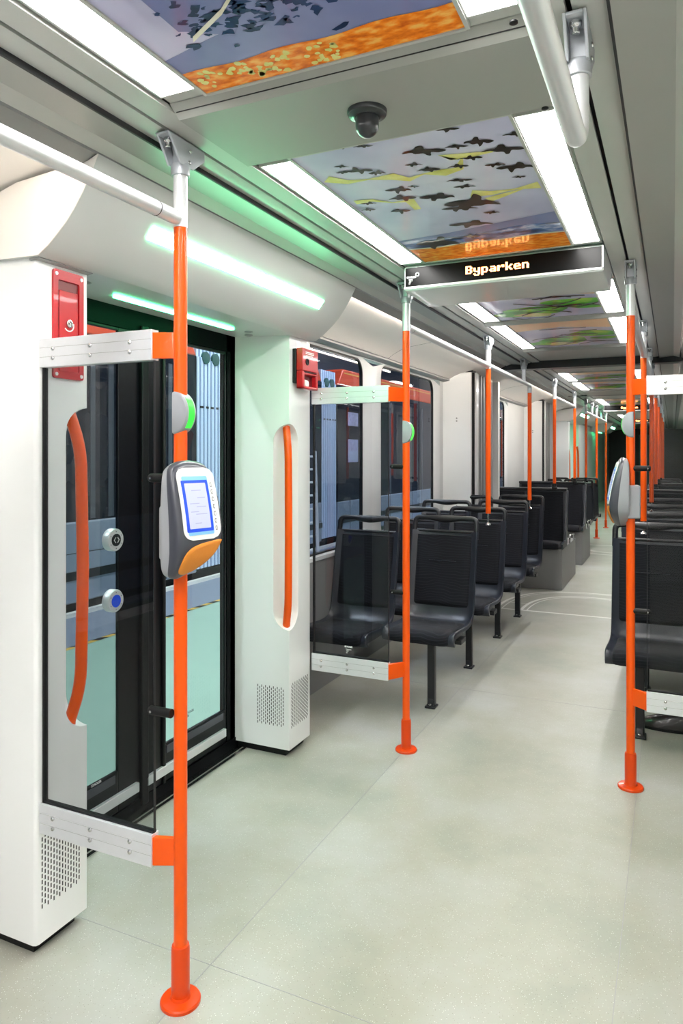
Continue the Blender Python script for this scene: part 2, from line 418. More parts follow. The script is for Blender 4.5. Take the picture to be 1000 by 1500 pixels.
WZ0, WZ1 = .80, 2.035
def side_wall(s, name, wins, solid):
    xf, xb = s * WX, s * (WX + .06)
    mb = MB()
    xa, xc = min(xf, xb), max(xf, xb)
    for (ya, yb) in solid: mb.box(xa, xc, ya, yb, 0, 2.12)
    for (ya, yb) in wins:
        mb.box(xa, xc, ya - .16, yb + .16, 0, WZ0 - .03, 2); mb.box(xa, xc, ya - .16, yb + .16, WZ0 - .03, WZ0 - .012, 0)
        mb.box(xa, xc, ya - .16, yb + .16, WZ1 + .01, 2.12, 0)
        # sill ledge
        mb.box(min(xf, xf - s * .012), max(xf, xf - s * .012), ya - .12, yb + .12, WZ0 - .03, WZ0 - .008, 1)
    o = struct(mb, name, ['wall', 'frame', 'wall_low'])
    return o
def window(s, y0, y1, n, oy0, oy1):
    xf, xb = s * WX, s * (WX + .022)
    mb = MB()
    window_hole_ring(mb, y0, y1, WZ0, WZ1, oy0, oy1, WZ0 - .014, WZ1 + .012, xf, xb, .10)
    f = tag(mb.build('window_%d' % n, 'frame'), kind='structure')
    g = MB(); pts = rrect(y0 - .01, y1 + .01, WZ0 - .01, WZ1 + .01, .10, 6)
    xg = s * (WX + .020); g.prism([(p[0], p[1]) for p in pts], 0, xg - .002, xg + .002)
    g.build('pane', 'windowglass', f)
    k = MB(); pi = rrect(y0, y1, WZ0, WZ1, .10, 8); po = rrect(y0 - .02, y1 + .02, WZ0 - .02, WZ1 + .02, .12, 8)
    k.loft([[(xb - s * .012, *p) for p in po], [(xb - s * .012, *p) for p in rrect(y0 + .008, y1 - .008, WZ0 + .008, WZ1 - .008, .095, 8)], [(xb + s * .01, *p) for p in rrect(y0 + .008, y1 - .008, WZ0 + .008, WZ1 - .008, .095, 8)]], cap=False)
    k.build('rubber_seal', 'black', f)
    return f
side_wall(-1, 'wall_left', [(3.20, 4.457), (4.778, 6.03), (8.0, 8.95), (-1.6, .9)], [(Y0, -1.75), (1.05, 1.45), (3.06, 3.1), (6.19, 6.42), (7.5, 7.85), (9.1, 10.4), (11.2, 12.4), (14.2, Y1)])
window(-1, 3.20, 4.457, 1, 3.04, 4.6175); window(-1, 4.778, 6.03, 2, 4.6175, 6.19); window(-1, 8.0, 8.95, 3, 7.84, 9.11); window(-1, -1.6, .9, 4, -1.76, 1.06)
side_wall(1, 'wall_right', [(3.20, 4.457), (4.778, 6.03), (8.0, 8.95)], [(Y0, 3.04), (6.19, 6.42), (7.5, 7.85), (9.1, 10.4), (11.2, Y1)])
window(1, 3.20, 4.457, 5, 3.04, 4.6175); window(1, 4.778, 6.03, 6, 4.6175, 6.19); window(1, 8.0, 8.95, 7, 7.84, 9.11)
mb = MB(); mb.box(-WX, WX, Y0 - .05, Y0, 0, 2.25); struct(mb, 'wall_back', 'wall')
mb = MB(); mb.box(-WX, WX, Y1, Y1 + .05, 0, 2.25); mb.box(-.35, .35, Y1 - .02, Y1, 0, 2.0, 1); struct(mb, 'wall_front', ['charcoal', 'teal'])

# ---- gangway portals (dark beam, slanted end panels, ribbed bellows walls)
def portal(yb, yl, idx, zb=2.145):
    mb = MB()
    # beam with tapered ends
    poly = [(-.98, zb + .075), (-.70, zb), (.70, zb), (.98, zb + .075), (.98, zb + .085), (-.98, zb + .085)]
    mb.loft([[(p[0], yb, p[1]) for p in poly], [(p[0], yb + .13, p[1]) for p in poly]], 0)
    for s in (-1, 1):
        x0, x1 = sorted((s * 1.0, s * 1.26))
        mb.box(x0, x1, yb - .02, yb + .10, 2.14, 2.165, 0)
        # end wall panel running from the side wall to the gangway
        mb.loft([[(s * 1.25, yb - .12, z), (s * 1.02, yb, z), (s * 1.02, yb + .03, z), (s * 1.25, yb + .03, z)] for z in (0, 2.14)], 1)
        mb.box(*sorted((s * 1.0, s * 1.02)), yb + .03, yb + .055, 0, 2.14, 3)
        mb.box(*sorted((s * .985, s * 1.06)), yb + .055, yb + .13, 0, 2.14, 2)
        ny = int((yl - yb - .13) / .055)
        for k in range(ny):
            y = yb + .13 + k * .055
            x = s * (1.03 if k % 2 else 1.05)
            mb.box(*sorted((x, s * 1.12)), y, y + .05, 0, 2.16, 4)
        mb.box(*sorted((s * .99, s * 1.25)), yl - .02, yl + .06, 0, 2.14, 2)
        for zz in (1.72, 1.695, .92, .895):
            mb.lathe((s * 1.135, yb - .068, zz), [(.007, 0), (.007, -.006), (.0, -.009)], 10, 4, axis=1)
    return struct(mb, 'trim_%d' % idx, ['charcoal', 'white', 'white', 'black', 'trimgrey'])
portal(6.41, 7.40, 5); portal(10.30, 11.2, 6, 2.19)

# ---- doorway on the left
DX = -1.24
def doorway(yo, idx):
    """door_<n>: black frame, two glazed leaves, kick rails, push buttons"""
    Y = lambda y: y + yo
    f = MB()
    f.box(DX - .018, DX, Y(1.62), Y(1.70), 0, 1.96); f.box(DX - .018, DX, Y(2.80), Y(2.90), 0, 1.96); f.box(DX - .06, DX, Y(2.83), Y(2.90), 0, 1.96)
    f.box(DX - .018, DX, Y(1.62), Y(2.90), 1.875, 1.975)
    f.box(DX - .06, DX + .005, Y(1.62), Y(2.90), 0.0, .05)
    d = tag(f.build('door_%d' % idx, 'blackframe'), kind='structure')
    sl = MB(); sl.box(DX + .005, DX + .035, Y(1.60), Y(2.88), 0, .006); sl.box(DX + .042, DX + .058, Y(1.60), Y(2.88), 0, .005)
    sl.build('sill_strip', 'steel', d)
    for (a, b, ga, gb) in ((1.70, 2.215, 1.72, 2.083), (2.225, 2.80, 2.358, 2.79)):
        l = MB()
        l.box(DX - .018, DX - .003, Y(a), Y(ga), .05, 1.875); l.box(DX - .018, DX - .003, Y(gb), Y(b), .05, 1.875)
        l.box(DX - .018, DX - .003, Y(ga), Y(gb), .05, .205)
        l.box(DX - .018, DX - .003, Y(ga), Y(gb), 1.862, 1.875)
        lf = l.build('door_leaf', 'blackgloss', d, bevel=.003)
        g = MB(); g.box(DX - .013, DX - .009, Y(ga), Y(gb), .205, 1.865); g.build('glass', 'doorglass', lf)
        k = MB(); k.box(DX - .006, DX + .012, Y(a + .0), Y(b - .02 if b > 2.5 else b - .03), .085, .122); k.build('kick_rail', 'alu', lf, bevel=.003)
        e = MB(); e.box(DX - .006, DX + .001, Y(ga + .005), Y(gb - .02), .165, .195); e.build('lower_trim', 'greydark', lf)
    # finger rubbers
    r = MB(); r.box(DX - .04, DX + .012, Y(2.20), Y(2.24), .02, 1.9); r.box(DX - .02, DX + .008, Y(2.335), Y(2.350), .05, 1.87); r.build('finger_guard', 'black', d, bevel=.004)
    if yo == 0:
        for z, blue in ((1.079, False), (.853, True)):
            b = MB(); c = (DX, Y(2.045), z)
            b.lathe(c, [(.042, -.008), (.042, .017), (.039, .021), (.0385, .021)], 36, 0, axis=0)
            bo = b.build('door_button', 'alu', d)
            if blue: bo['label'] = 'steel door button with blue centre'
            else: bo['label'] = 'steel door button with black arrow centre'
            bb = MB(); bb.lathe(c, [(.023, .020), (.023, .0235), (.0, .024)], 30, 0, axis=0); bb.build('button_cap', 'tapeblue' if blue else 'black', bo)
            rv = MB()
            for k in range(6):
                a = PI / 6 + k * PI / 3; rv.lathe((c[0], c[1] + .0310 * math.cos(a), c[2] + .0310 * math.sin(a)), [(.0024, .020), (.0017, .0225)], 8, 0, axis=0)
            rv.build('rivets', 'steel', bo)
            if not blue:
                ar = MB()
                for sg in (-1, 1):
                    pts = [(c[1] + sg * .003, c[2] + .010), (c[1] + sg * .011, c[2]), (c[1] + sg * .003, c[2] - .010)]
                    q = [(c[1] + sg * .0065, c[2] + .010), (c[1] + sg * .0145, c[2]), (c[1] + sg * .0065, c[2] - .010)]
                    for i in range(2):
                        ar.prism([pts[i], pts[i + 1], q[i + 1], q[i]], 0, c[0] + .0235, c[0] + .0248)
                ar.build('arrow_symbol', 'whitemark', bo)
        # small maker's marks on the glass
        text_mesh('glass_marking', 'STADLER', .012, 'whitemark', d, (DX - .002, 1.945, .200), (PI / 2, 0, PI / 2), .0005)
        text_mesh('glass_marking', 'Temperit\n43R-001183\nE6   AS2', .007, 'whitemark', d, (DX - .002, 1.950, .186), (PI / 2, 0, PI / 2))
        text_mesh('glass_marking', 'STADLER\n  E6', .014, 'darkmark', d, (DX - .0085, 2.50, .275), (PI / 2, 0, PI / 2))
    return d
doorway(0, 1)

# ------------------------------------------------------------------ door header covers
def header(yo, label, group=None):
    Y = lambda y: y + yo
    t = thing('door_header', label, 'header panel', (-.95, Y(2.245), 1.945))
    if group: t['group'] = group
    pr = [(-.703, 2.178), (-.726, 2.135), (-.755, 2.088), (-.787, 2.046), (-.815, 2.016), (-.845, 1.990), (-.880, 1.962), (-.915, 1.941), (-.925, 1.940)]
    poly = pr + [(-1.16, 1.948), (-1.235, 1.952), (-1.235, 2.05), (-1.19, 2.072), (-1.10, 2.125), (-1.0, 2.15), (-.85, 2.16), (-.74, 2.165)]
    m = MB(); m.prism(poly, 1, Y(1.416), Y(3.073))
    for i in range(len(m.m)):
        pass
    m.build('cover', 'header', t, smooth=35)
    m = MB(); m.prism(poly, 1, Y(1.4135), Y(1.416)); m.build('end_cap', 'cream', t)
    # shadow joint along the lower edge
    m = MB(); m.prism([(-.925, 1.9395), (-.962, 1.9395), (-.962, 1.933), (-.925, 1.937)], 1, Y(1.425), Y(1.625)); m.build('joint', 'trimgrey', t)
    # light strip set in the curved face: normal of the face there
    a = Vector((-.760, 0, 2.081)); b = Vector((-.787, 0, 2.046)); n = Vector((.79, 0, -.61)) * .0035
    m = MB(); ring = []
    for y in (Y(1.70), Y(2.85)):
        ring.append([(a.x + n.x, y, a.z + n.z), (b.x + n.x, y, b.z + n.z), (b.x - n.x, y, b.z - n.z), (a.x - n.x, y, a.z - n.z)])
    m.loft(ring); m.build('light_strip', 'ledface', t)['label'] = 'pale green light strip'
    m = MB(); m.loft([[(p[0], p[1], z) for p in rrect(-1.108, -1.082, Y(1.90), Y(2.63), .012, 5)] for z in (1.9385, 1.952)]); m.build('indicator_strip', 'ledgreen', t)['label'] = 'bright green light strip'
    for y, x in ((1.715, -1.044), (1.66, -1.10), (2.72, -1.07), (2.80, -1.12)):
        m = MB(); m.lathe((x, Y(y), 1.9445), [(.019, 0), (.019, -.003), (.014, -.004), (.012, -.001)], 24); m.build('downlight', 'trimgrey', t)
    return t
h1 = header(0, 'curved light grey header over the nearest doorway, with a glowing strip')

# ------------------------------------------------------------------ door pillars
def pillar(y0, y1, door_side, label, grille_door):
    """white column beside the door with a scooped handle recess in its corner and perforated grilles"""
    x0, x1 = -1.245, -.945
    t = thing('door_pillar', label, 'pillar', (-1.1, (y0 + y1) / 2, 0))
    R = .085; za, zb = .585, 1.535; zs = []
    def rad(z):
        if z <= za or z >= zb: return .001
        if z < za + R: return max(.001, math.sqrt(R * R - (za + R - z) ** 2))
        if z > zb - R: return max(.001, math.sqrt(R * R - (z - zb + R) ** 2))
        return R
    lev = [.035, za - .001]
    lev += [za + R * (1 - math.cos(PI / 2 * k / 8)) for k in range(9)] + [zb - R * (1 - math.cos(PI / 2 * k / 8)) for k in range(8, -1, -1)]
    lev += [zb + .001, 2.0]
    yd = y1 if door_side > 0 else y0          # face looking into the doorway
    yo_ = y0 if door_side > 0 else y1
    rings = []
    for z in lev:
        r = rad(z)
        # polygon: wall/outer, wall/door, scoop corner, aisle/outer
        scoop = []
        for k in range(9):
            a = PI / 2 * k / 8
            # centre of the concave arc is the corner (x1, yd)
            scoop.append((x1 - r * math.cos(a), yd - door_side * r * math.sin(a)))
        e = .012
        ring = [(x0, yo_), (x0, yd)] + scoop + [(x1, yo_ + door_side * e), (x1 - e * .3, yo_ + door_side * e * .3), (x1 - e, yo_)]
        rings.append([(p[0], p[1], z) for p in ring])
    m = MB(); m.loft(rings); m.build('column', 'white', t, smooth=50)
    m = MB(); m.box(x0, x1 - .03, y0 + .02, y1 - .02, 0, .04); m.build('plinth', 'black', t)
    # orange grab handle standing in the recess
    hx, hy = x1 - .012, yd - door_side * .012
    ix, iy = x1 - .035, yd - door_side * .035
    path = [(ix, iy, .585), (ix, iy, .60), (hx - .006, hy - door_side * .006, .68), (hx, hy, .74), (hx + .004, hy + door_side * .004, 1.06), (hx, hy, 1.38), (hx - .006, hy - door_side * .006, 1.44), (ix, iy, 1.52), (ix, iy, 1.54)]
    m = MB(); m.tube(fillet(path, .05, 5), .0175, 18); m.build('grab_handle', 'orange', t)
    # slotted grilles
    def slots(name, face, a0, a1, z0, z1, fade):
        g = MB(); nx = int((a1 - a0) / .0105); nz = int((z1 - z0) / .017)
        for i in range(nx):
            for j in range(nz):
                a = a0 + i * .0105; z = z0 + j * .017 + (.0085 if i % 2 else 0)
                if z + .011 > z1: continue
                if face == 'x': g.box(x1 - .001, x1 + .0006, a, a + .0036, z, z + .0115)
                else: g.box(a, a + .0036, yd - .0006, yd + .0006, z, z + .0115)
        g.build(name, 'charcoal', t, smooth=0)
    slots('vent_grille', 'x', y0 + .02, y1 - .02, .13, .345, 0)
    if grille_door: slots('vent_grille', 'y', -1.115, -.965, .138, .325, 0)
    return t
p1 = pillar(1.432, 1.622, 1, 'white door pillar nearest the camera with orange handle behind the tinted glass', False)
p2 = pillar(2.868, 3.082, -1, 'white door pillar beyond the doorway with an orange handle in its recess', True)

# ------------------------------------------------------------------ emergency boxes
t = thing('emergency_release', 'red recessed emergency release box with key lock on the near pillar', 'emergency box', (-.945, 1.545, 1.62))
m = MB()
ya, yb, za, zb = 1.488, 1.602, 1.615, 1.925
rg = [[(-.945, *p) for p in rrect(ya, yb, za, zb, .008, 4)], [(-.938, *p) for p in rrect(ya, yb, za, zb, .008, 4)], [(-.938, *p) for p in rrect(ya + .017, yb - .017, za + .02, zb - .028, .006, 4)], [(-.943, *p) for p in rrect(ya + .018, yb - .018, za + .021, zb - .029, .006, 4)]]
m.loft(rg, cap=False); m.build('frame', 'red', t)
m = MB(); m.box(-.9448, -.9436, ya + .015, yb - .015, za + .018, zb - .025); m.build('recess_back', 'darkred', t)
m = MB(); m.box(-.9436, -.9385, ya + .022, yb - .022, za + .02, 1.868); cv = m.build('release_cover', 'red', t, bevel=.002)
m = MB(); m.lathe((-.9385, 1.545, 1.775), [(.0115, 0), (.0115, .005), (.008, .0055), (.0075, .002), (.004, .002), (.003, .006)], 24, axis=0); m.build('key_lock', 'steel', cv)
m = MB()
for k in range(14):
    a = -2.4 + 2.6 * k / 13; 
    m.box(-.9386, -.9380, 1.545 + .018 * math.cos(a) - .002, 1.545 + .018 * math.cos(a) + .002, 1.772 + .018 * math.sin(a) - .0016, 1.772 + .018 * math.sin(a) + .0016)
m.build('turn_mark', 'whitemark', cv)
for yy in (ya + .01, yb - .01):
    for zz in (za + .011, zb - .013):
        m = MB(); m.lathe((-.938, yy, zz), [(.0055, 0), (.005, .0025), (0, .003)], 14, axis=0); m.build('screw', 'alu', t)

t = thing('emergency_call_box', 'red emergency unit with black back on the far door pillar', 'emergency box', (-.945, 2.97, 1.70))
m = MB(); m.box(-.945, -.926, 2.895, 3.06, 1.725, 1.885); m.build('back_plate', 'black', t, bevel=.004)
def ph(x0, x1, ya, yb, za, zb): return MB().box(x0, x1, ya, yb, za, zb)
ya, yb = 2.90, 3.058
m = MB(); m.box(-.926, -.893, ya, yb, 1.782, 1.887); m.box(-.926, -.893, ya, ya + .022, 1.70, 1.782); m.box(-.926, -.893, yb - .018, yb, 1.70, 1.782)
m.box(-.926, -.893, ya, yb, 1.70, 1.712); m.box(-.926, -.893, ya, yb, 1.765, 1.775); m.build('body', 'red', t, bevel=.004)
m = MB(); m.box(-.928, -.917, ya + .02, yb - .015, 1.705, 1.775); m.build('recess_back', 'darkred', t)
m = MB(); m.lathe((-.915, ya + .062, 1.724), [(.0, .02), (.016, .014), (.022, 0), (.022, -.004)], 20, axis=0); m.build('push_knob', 'offwhite', t)
m = MB(); m.box(-.894, -.8915, ya + .012, yb - .02, 1.777, 1.7795); m.build('slot', 'black', t)
m = MB(); m.lathe((-.893, ya + .045, 1.825), [(.016, 0), (.016, .003), (.011, .004), (.009, .001)], 22, axis=0); m.build('key_lock', 'black', t)
m = MB()
for k, (w, z) in enumerate(((.085, 1.868), (.085, 1.861), (.075, 1.852))): m.box(-.8932, -.8924, ya + .03, ya + .03 + w, z, z + .004)
m.build('lettering', 'whitemark', t)

# ------------------------------------------------------------------ ceiling lights and printed ceiling panels
def ceiling_light(s, y0, y1, label, cut=.0):
    x0, x1 = (.307, .398) if s > 0 else (-.398, -.307)
    t = thing('ceiling_light', label, 'ceiling light', ((x0 + x1) / 2, (y0 + y1) / 2, CZ), 'ceiling light panels')
    m = MB(); m.box(x0, x1, y0, y1, CZ - .004, CZ + .001); m.build('diffuser', 'lightpanel', t)
    m = MB()
    for a, b, c, d in ((x0 - .006, x0, y0 - .006, y1 + .006), (x1, x1 + .006, y0 - .006, y1 + .006), (x0, x1, y0 - .006, y0), (x0, x1, y1, y1 + .006)): m.box(a, b, c, d, CZ - .006, CZ + .005)
    m.build('frame', 'ceil_light', t)
    return t
SPANS = [(-2.1, .35, 'behind and above the camera'), (.40, 1.29, 'nearest the camera'), (1.725, 2.86, 'beside the bird-patterned ceiling panel'), (3.52, 4.34, 'just beyond the hanging display'),
         (4.475, 5.57, 'last before the first dark gangway beam'), (7.45, 8.28, 'first beyond the gangway beam'), (8.42, 9.53, 'second beyond the gangway beam'), (11.3, 12.65, 'far down the tram after the second beam'), (14.05, 15.15, 'far away past the distant display'), (16, 17.4, 'farthest in the tram')]
for i, (a, b, w) in enumerate(SPANS):
    for s in (-1, 1):
        if i == 0: continue
        ceiling_light(s, a, b, ('left' if s < 0 else 'right') + ' white ceiling light panel ' + w)
# one long luminaire pair over the camera (continues the first pair)
for s in (-1, 1): ceiling_light(s, -2.1, .39, ('left' if s < 0 else 'right') + ' white ceiling light panel directly above the camera')

def P(px, py, z=CZ - .004):
    """point of the photograph on the ceiling plane -> world"""
    c, s_ = math.cos(TH), math.sin(TH); a = (px - 500) / F_PX; b = (HOR_Y - py) / F_PX
    d = (z - CAM_H) / b; return (.65 + (a * c - s_) * d, (c + a * s_) * d)

ZP = CZ - .004
def blob(cx, cy, lx, ly, rot=0, n=22, rough=.35, seed=0):
    rnd = random.Random(seed); ph_ = [rnd.uniform(0, 6.28) for _ in range(4)]; am = [rnd.uniform(.3, 1) * rough for _ in range(4)]
    out = []
    for k in range(n):
        t = 2 * PI * k / n
        r = 1 + am[0] * math.sin(2 * t + ph_[0]) + am[1] * math.sin(3 * t + ph_[1]) * .8 + am[2] * math.sin(5 * t + ph_[2]) * .5
        x, y = lx * r * math.cos(t), ly * r * math.sin(t)
        out.append((cx + x * math.cos(rot) - y * math.sin(rot), cy + x * math.sin(rot) + y * math.cos(rot)))
    return out
def smooth_loop(ctl, n):
    out = []
    for i in range(len(ctl)):
        p0, p1, p2, p3 = (Vector(ctl[(i + j) % len(ctl)]) for j in (-1, 0, 1, 2))
        for k in range(n):
            q = k / n; v = .5 * ((2 * p1) + (p2 - p0) * q + (2 * p0 - 5 * p1 + 4 * p2 - p3) * q * q + (3 * p1 - p0 - 3 * p2 + p3) * q ** 3); out.append((v.x, v.y))
    return out
def flat(mb, poly, mi, k=0):
    z = ZP - .0004 * (k + 1)
    mb.add([(p[0], p[1], z) for p in poly], [tuple(range(len(poly)))], mi)
def panel_thing(y0, y1, label):
    t = thing('ceiling_panel', label, 'ceiling panel', (0, (y0 + y1) / 2, CZ), 'printed ceiling panels')
    m = MB()
    for a, b, c, d in ((-.303, -.295, y0 - .006, y1 + .006), (.295, .303, y0 - .006, y1 + .006), (-.295, .295, y0 - .008, y0), (-.295, .295, y1, y1 + .008)): m.box(a, b, c, d, CZ - .008, CZ + .004)
    m.build('frame', 'ceil_light', t)
    return t
PMATS = ['p_lav', 'p_blue', 'p_navy', 'p_orange', 'p_yellow', 'p_black', 'p_green', 'p_peach', 'p_cream']
def rect(m, x0, x1, y0, y1, mi, k=0): flat(m, [(x0, y0), (x1, y0), (x1, y1), (x0, y1)], mi, k)

# panel A: dusky blue with navy foliage and an orange border at its far edge
t = panel_thing(-2.1, 1.32, 'dusky blue printed ceiling panel with orange border, nearest the camera')
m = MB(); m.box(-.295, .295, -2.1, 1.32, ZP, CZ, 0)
wav = lambda x, a, f, p: a * math.sin(f * x + p)
xs = [-.295 + .59 * k / 40 for k in range(41)]
flat(m, [(x, 1.17 - .07 * (x + .295) / .59 + wav(x, .008, 14, 0)) for x in xs] + [(.295, 1.32), (-.295, 1.32)], 1, 0)
flat(m, [(x, 1.235 + wav(x, .004, 30, 0)) for x in xs] + [(.295, 1.32), (-.295, 1.32)], 3, 2)
up = [(x, .93 - .10 * (x + .295) / .59 + wav(x, .02, 17, 0) + wav(x, .012, 41, 1)) for x in xs[6:]]
lo = [(x, 1.13 + wav(x, .02, 13, 2) + wav(x, .012, 37, 0)) for x in xs[6:]]
flat(m, up + lo[::-1], 1, 1)
rnd = random.Random(3)
for k in range(240):
    u = rnd.random(); x = -.22 + .51 * u ** .7; c = 1.10 - .14 * max(0, x + .1) ; y = c + rnd.gauss(0, .03 + .05 * max(0, x + .2)); sz = rnd.uniform(.003, .012) * (1 + max(0, x) * 3)
    if abs(x) < .29 and y < 1.22: flat(m, blob(x, y, sz * 1.4, sz * .8, rnd.uniform(-.5, .5), 9, .5, k), 9, 2 + k % 3)
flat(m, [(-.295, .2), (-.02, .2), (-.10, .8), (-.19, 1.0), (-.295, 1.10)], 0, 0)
cp = [(-.20, 1.14), (-.10, 1.09), (-.02, 1.03), (.02, 1.00), (.06, .98), (.1, .93), (.2, .88)]
flat(m, [(x, y + .004) for x, y in cp] + [(x + .01, y - .012) for x, y in reversed(cp)], 8, 5)
for k in range(60):
    x = rnd.uniform(-.28, .05); y = rnd.uniform(1.245, 1.31); s_ = rnd.uniform(.004, .009); flat(m, blob(x, y, s_, s_, 0, 8, .2, k), 4, 3 + k % 2)
M['p_deep'] = print_mat('print_deep_navy', [(.3, (.008, .018, .06)), (.7, (.02, .05, .16))], 14)
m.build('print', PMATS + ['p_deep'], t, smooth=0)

# panel B: lavender sky, dark bird-like splashes, yellow strokes, navy and orange bands
t = panel_thing(1.705, 2.875, 'lavender printed ceiling panel with dark bird shapes and yellow strokes')
m = MB(); m.box(-.295, .295, 1.705, 2.875, ZP, CZ, 0)
lineA = [P(585, 352), P(650, 334), P(720, 322), P(805, 300)]
flat(m, [(-.295, 2.55), (-.1, 2.53), (.1, 2.49), (.295, 2.45), (.295, 2.69), (-.295, 2.70)], 1, 0)
flat(m, [(x, 2.56 + wav(x, .012, 22, 1) + (x < 0) * .03) for x in xs] + [(x, 2.665 + wav(x, .008, 31, 2)) for x in reversed(xs)], 2, 1)
flat(m, [(x, 2.685 + wav(x, .006, 26, 0)) for x in xs] + [(.295, 2.875), (-.295, 2.875)], 3, 2)
flat(m, [(x, 2.672 + wav(x, .006, 26, 0)) for x in xs] + [(x, 2.684 + wav(x, .006, 26, 0)) for x in reversed(xs)], 8, 2)
def strokeP(pts, w, mi, k):
    W_ = [P(*p) for p in pts]; n = len(W_); L = []; R = []
    for i in range(n):
        a = Vector(W_[max(0, i - 1)]); b = Vector(W_[min(n - 1, i + 1)]); d = (b - a).normalized(); ww = w * (.6 + .5 * math.sin(i * 2.1 + 1))
        L.append((W_[i][0] - d.y * ww, W_[i][1] + d.x * ww)); R.append((W_[i][0] + d.y * ww, W_[i][1] - d.x * ww))
    for i in range(n - 1): flat(m, [L[i], L[i + 1], R[i + 1], R[i]], mi, k)
strokeP([(478, 262), (510, 266), (540, 262), (575, 258), (600, 262), (620, 254), (650, 252), (672, 246), (676, 232), (650, 230), (690, 226), (722, 221)], .024, 4, 3)
strokeP([(520, 296), (545, 293), (575, 296), (600, 293), (612, 306)], .018, 4, 3)
strokeP([(690, 283), (720, 282), (755, 276), (790, 270)], .028, 4, 3)
strokeP([(715, 292), (740, 284), (765, 276)], .02, 4, 3)
birds = [(505, 212, 28, 8), (530, 213, 14, 4), (618, 188, 20, 6), (650, 188, 20, 7), (620, 220, 30, 12), (668, 213, 14, 6), (700, 206, 20, 10), (755, 195, 16, 5), (738, 217, 28, 10), (690, 230, 16, 6), (725, 240, 14, 5), (755, 243, 26, 10),
         (525, 249, 22, 9), (552, 252, 12, 7), (503, 251, 12, 4), (605, 240, 12, 5), (628, 247, 16, 7), (672, 242, 14, 5), (585, 277, 18, 8), (590, 289, 20, 8), (605, 272, 9, 3), (540, 297, 12, 4), (585, 308, 14, 6), (640, 287, 26, 10), (672, 263, 18, 5), (680, 272, 14, 4),
         (690, 296, 36, 18), (672, 304, 24, 8), (760, 258, 9, 3), (540, 306, 10, 4), (690, 327, 30, 9), (640, 355, 30, 14), (690, 345, 12, 5), (500, 243, 10, 4), (720, 310, 10, 4)]
for k, (px, py, w, h) in enumerate(birds):
    c0 = P(px, py); wx = 1.6 * w / 2 / 1045 * 1.1 * (c0[1] + .3); hy = 1.75 * h / 2 * c0[1] * c0[1] / 850 * 1.25
    rot = .28
    rb = random.Random(k + 50); sg = rb.choice((-1, 1)); tpl = [(-1, .05), (-.6, .32), (-.35, .22), (-.3, .6), (-.12, .72), (.02, .34), (.35, .38), (.6, .16), (1, .28), (.75, -.1), (.4, -.2), (.3, -.62), (.05, -.66), (-.08, -.26), (-.5, -.25)]
    shp = []
    for (a, b_) in tpl:
        a = sg * a * wx * 1.15 * rb.uniform(.88, 1.12); b_ = b_ * hy * .85 * rb.uniform(.8, 1.25)
        shp.append((c0[0] + a * math.cos(rot) - b_ * math.sin(rot), c0[1] + a * math.sin(rot) + b_ * math.cos(rot)))
    sm = smooth_loop(shp, 3); flat(m, sm, 5, 4 + k % 3)
# keep the print inside the panel
m.v = [(max(-.2949, min(.2949, v[0])), max(1.706, min(2.874, v[1])), v[2]) for v in m.v]
m.build('print', PMATS, t, smooth=0)

# panels C, D and the far ones: green leaf forms on lavender and peach
def leafy(y0, y1, seed, label):
    t = panel_thing(y0, y1, label); m = MB(); m.box(-.295, .295, y0, y1, ZP, CZ, 0); L_ = y1 - y0
    r = random.Random(seed)
    flat(m, [(-.295, y0), (.295, y0), (.295, y0 + .34 * L_), (.0, y0 + .22 * L_), (-.295, y0 + .30 * L_)], 7, 0)
    for k, (x, f, lx, ly, mi) in enumerate(((.17, .52, .16, .10, 6), (-.05, .72, .17, .14, 6), (-.2, .80, .10, .09, 6), (-.08, .86, .10, .07, 4), (.22, .70, .09, .05, 6))):
        flat(m, blob(x, y0 + f * L_, lx, ly * L_, .2, 28, .14, seed + k), mi, 1 + k)
    for k in range(9):
        xa = r.uniform(-.28, .05); ya_ = y0 + r.uniform(.2, .95) * L_; n = 12; le = r.uniform(.15, .35); am = r.uniform(-.12, .12)
        pts = [(xa + le * i / n, ya_ + am * math.sin(PI * i / n) + r.uniform(-.1, .1) * .05) for i in range(n + 1)]
        flat(m, pts + [(p[0], p[1] + .022) for p in reversed(pts)], 5, 7)
    m.v = [(max(-.2949, min(.2949, v[0])), max(y0 + .001, min(y1 - .001, v[1])), v[2]) for v in m.v]
    m.build('print', PMATS, t, smooth=0)
leafy(3.515, 4.35, 11, 'green leaf printed ceiling panel just beyond the hanging display')
leafy(4.465, 5.585, 23, 'green leaf printed ceiling panel before the first gangway beam')
leafy(7.45, 8.28, 31, 'printed ceiling panel first beyond the gangway beam')
leafy(8.42, 9.53, 47, 'printed ceiling panel second beyond the gangway beam')
leafy(11.3, 12.65, 53, 'distant printed ceiling panel past the second gangway beam')
leafy(14.05, 15.15, 67, 'farthest printed ceiling panel in the tram')

# small black plugs in the ceiling
for i, (px, py) in enumerate(((752, 32), (798, 158))):
    x, y = P(px, py, CZ - .022); m = MB(); m.lathe((x, y, CZ - .0245), [(.008, .003), (.008, 0), (.004, -.002)], 16)
    tag(m.build('ceiling_plug', 'black'), ('small black plug in the grey ceiling crosspiece, ' + ('nearer' if i == 0 else 'farther') + ' of two'), 'plug', 'ceiling plugs')

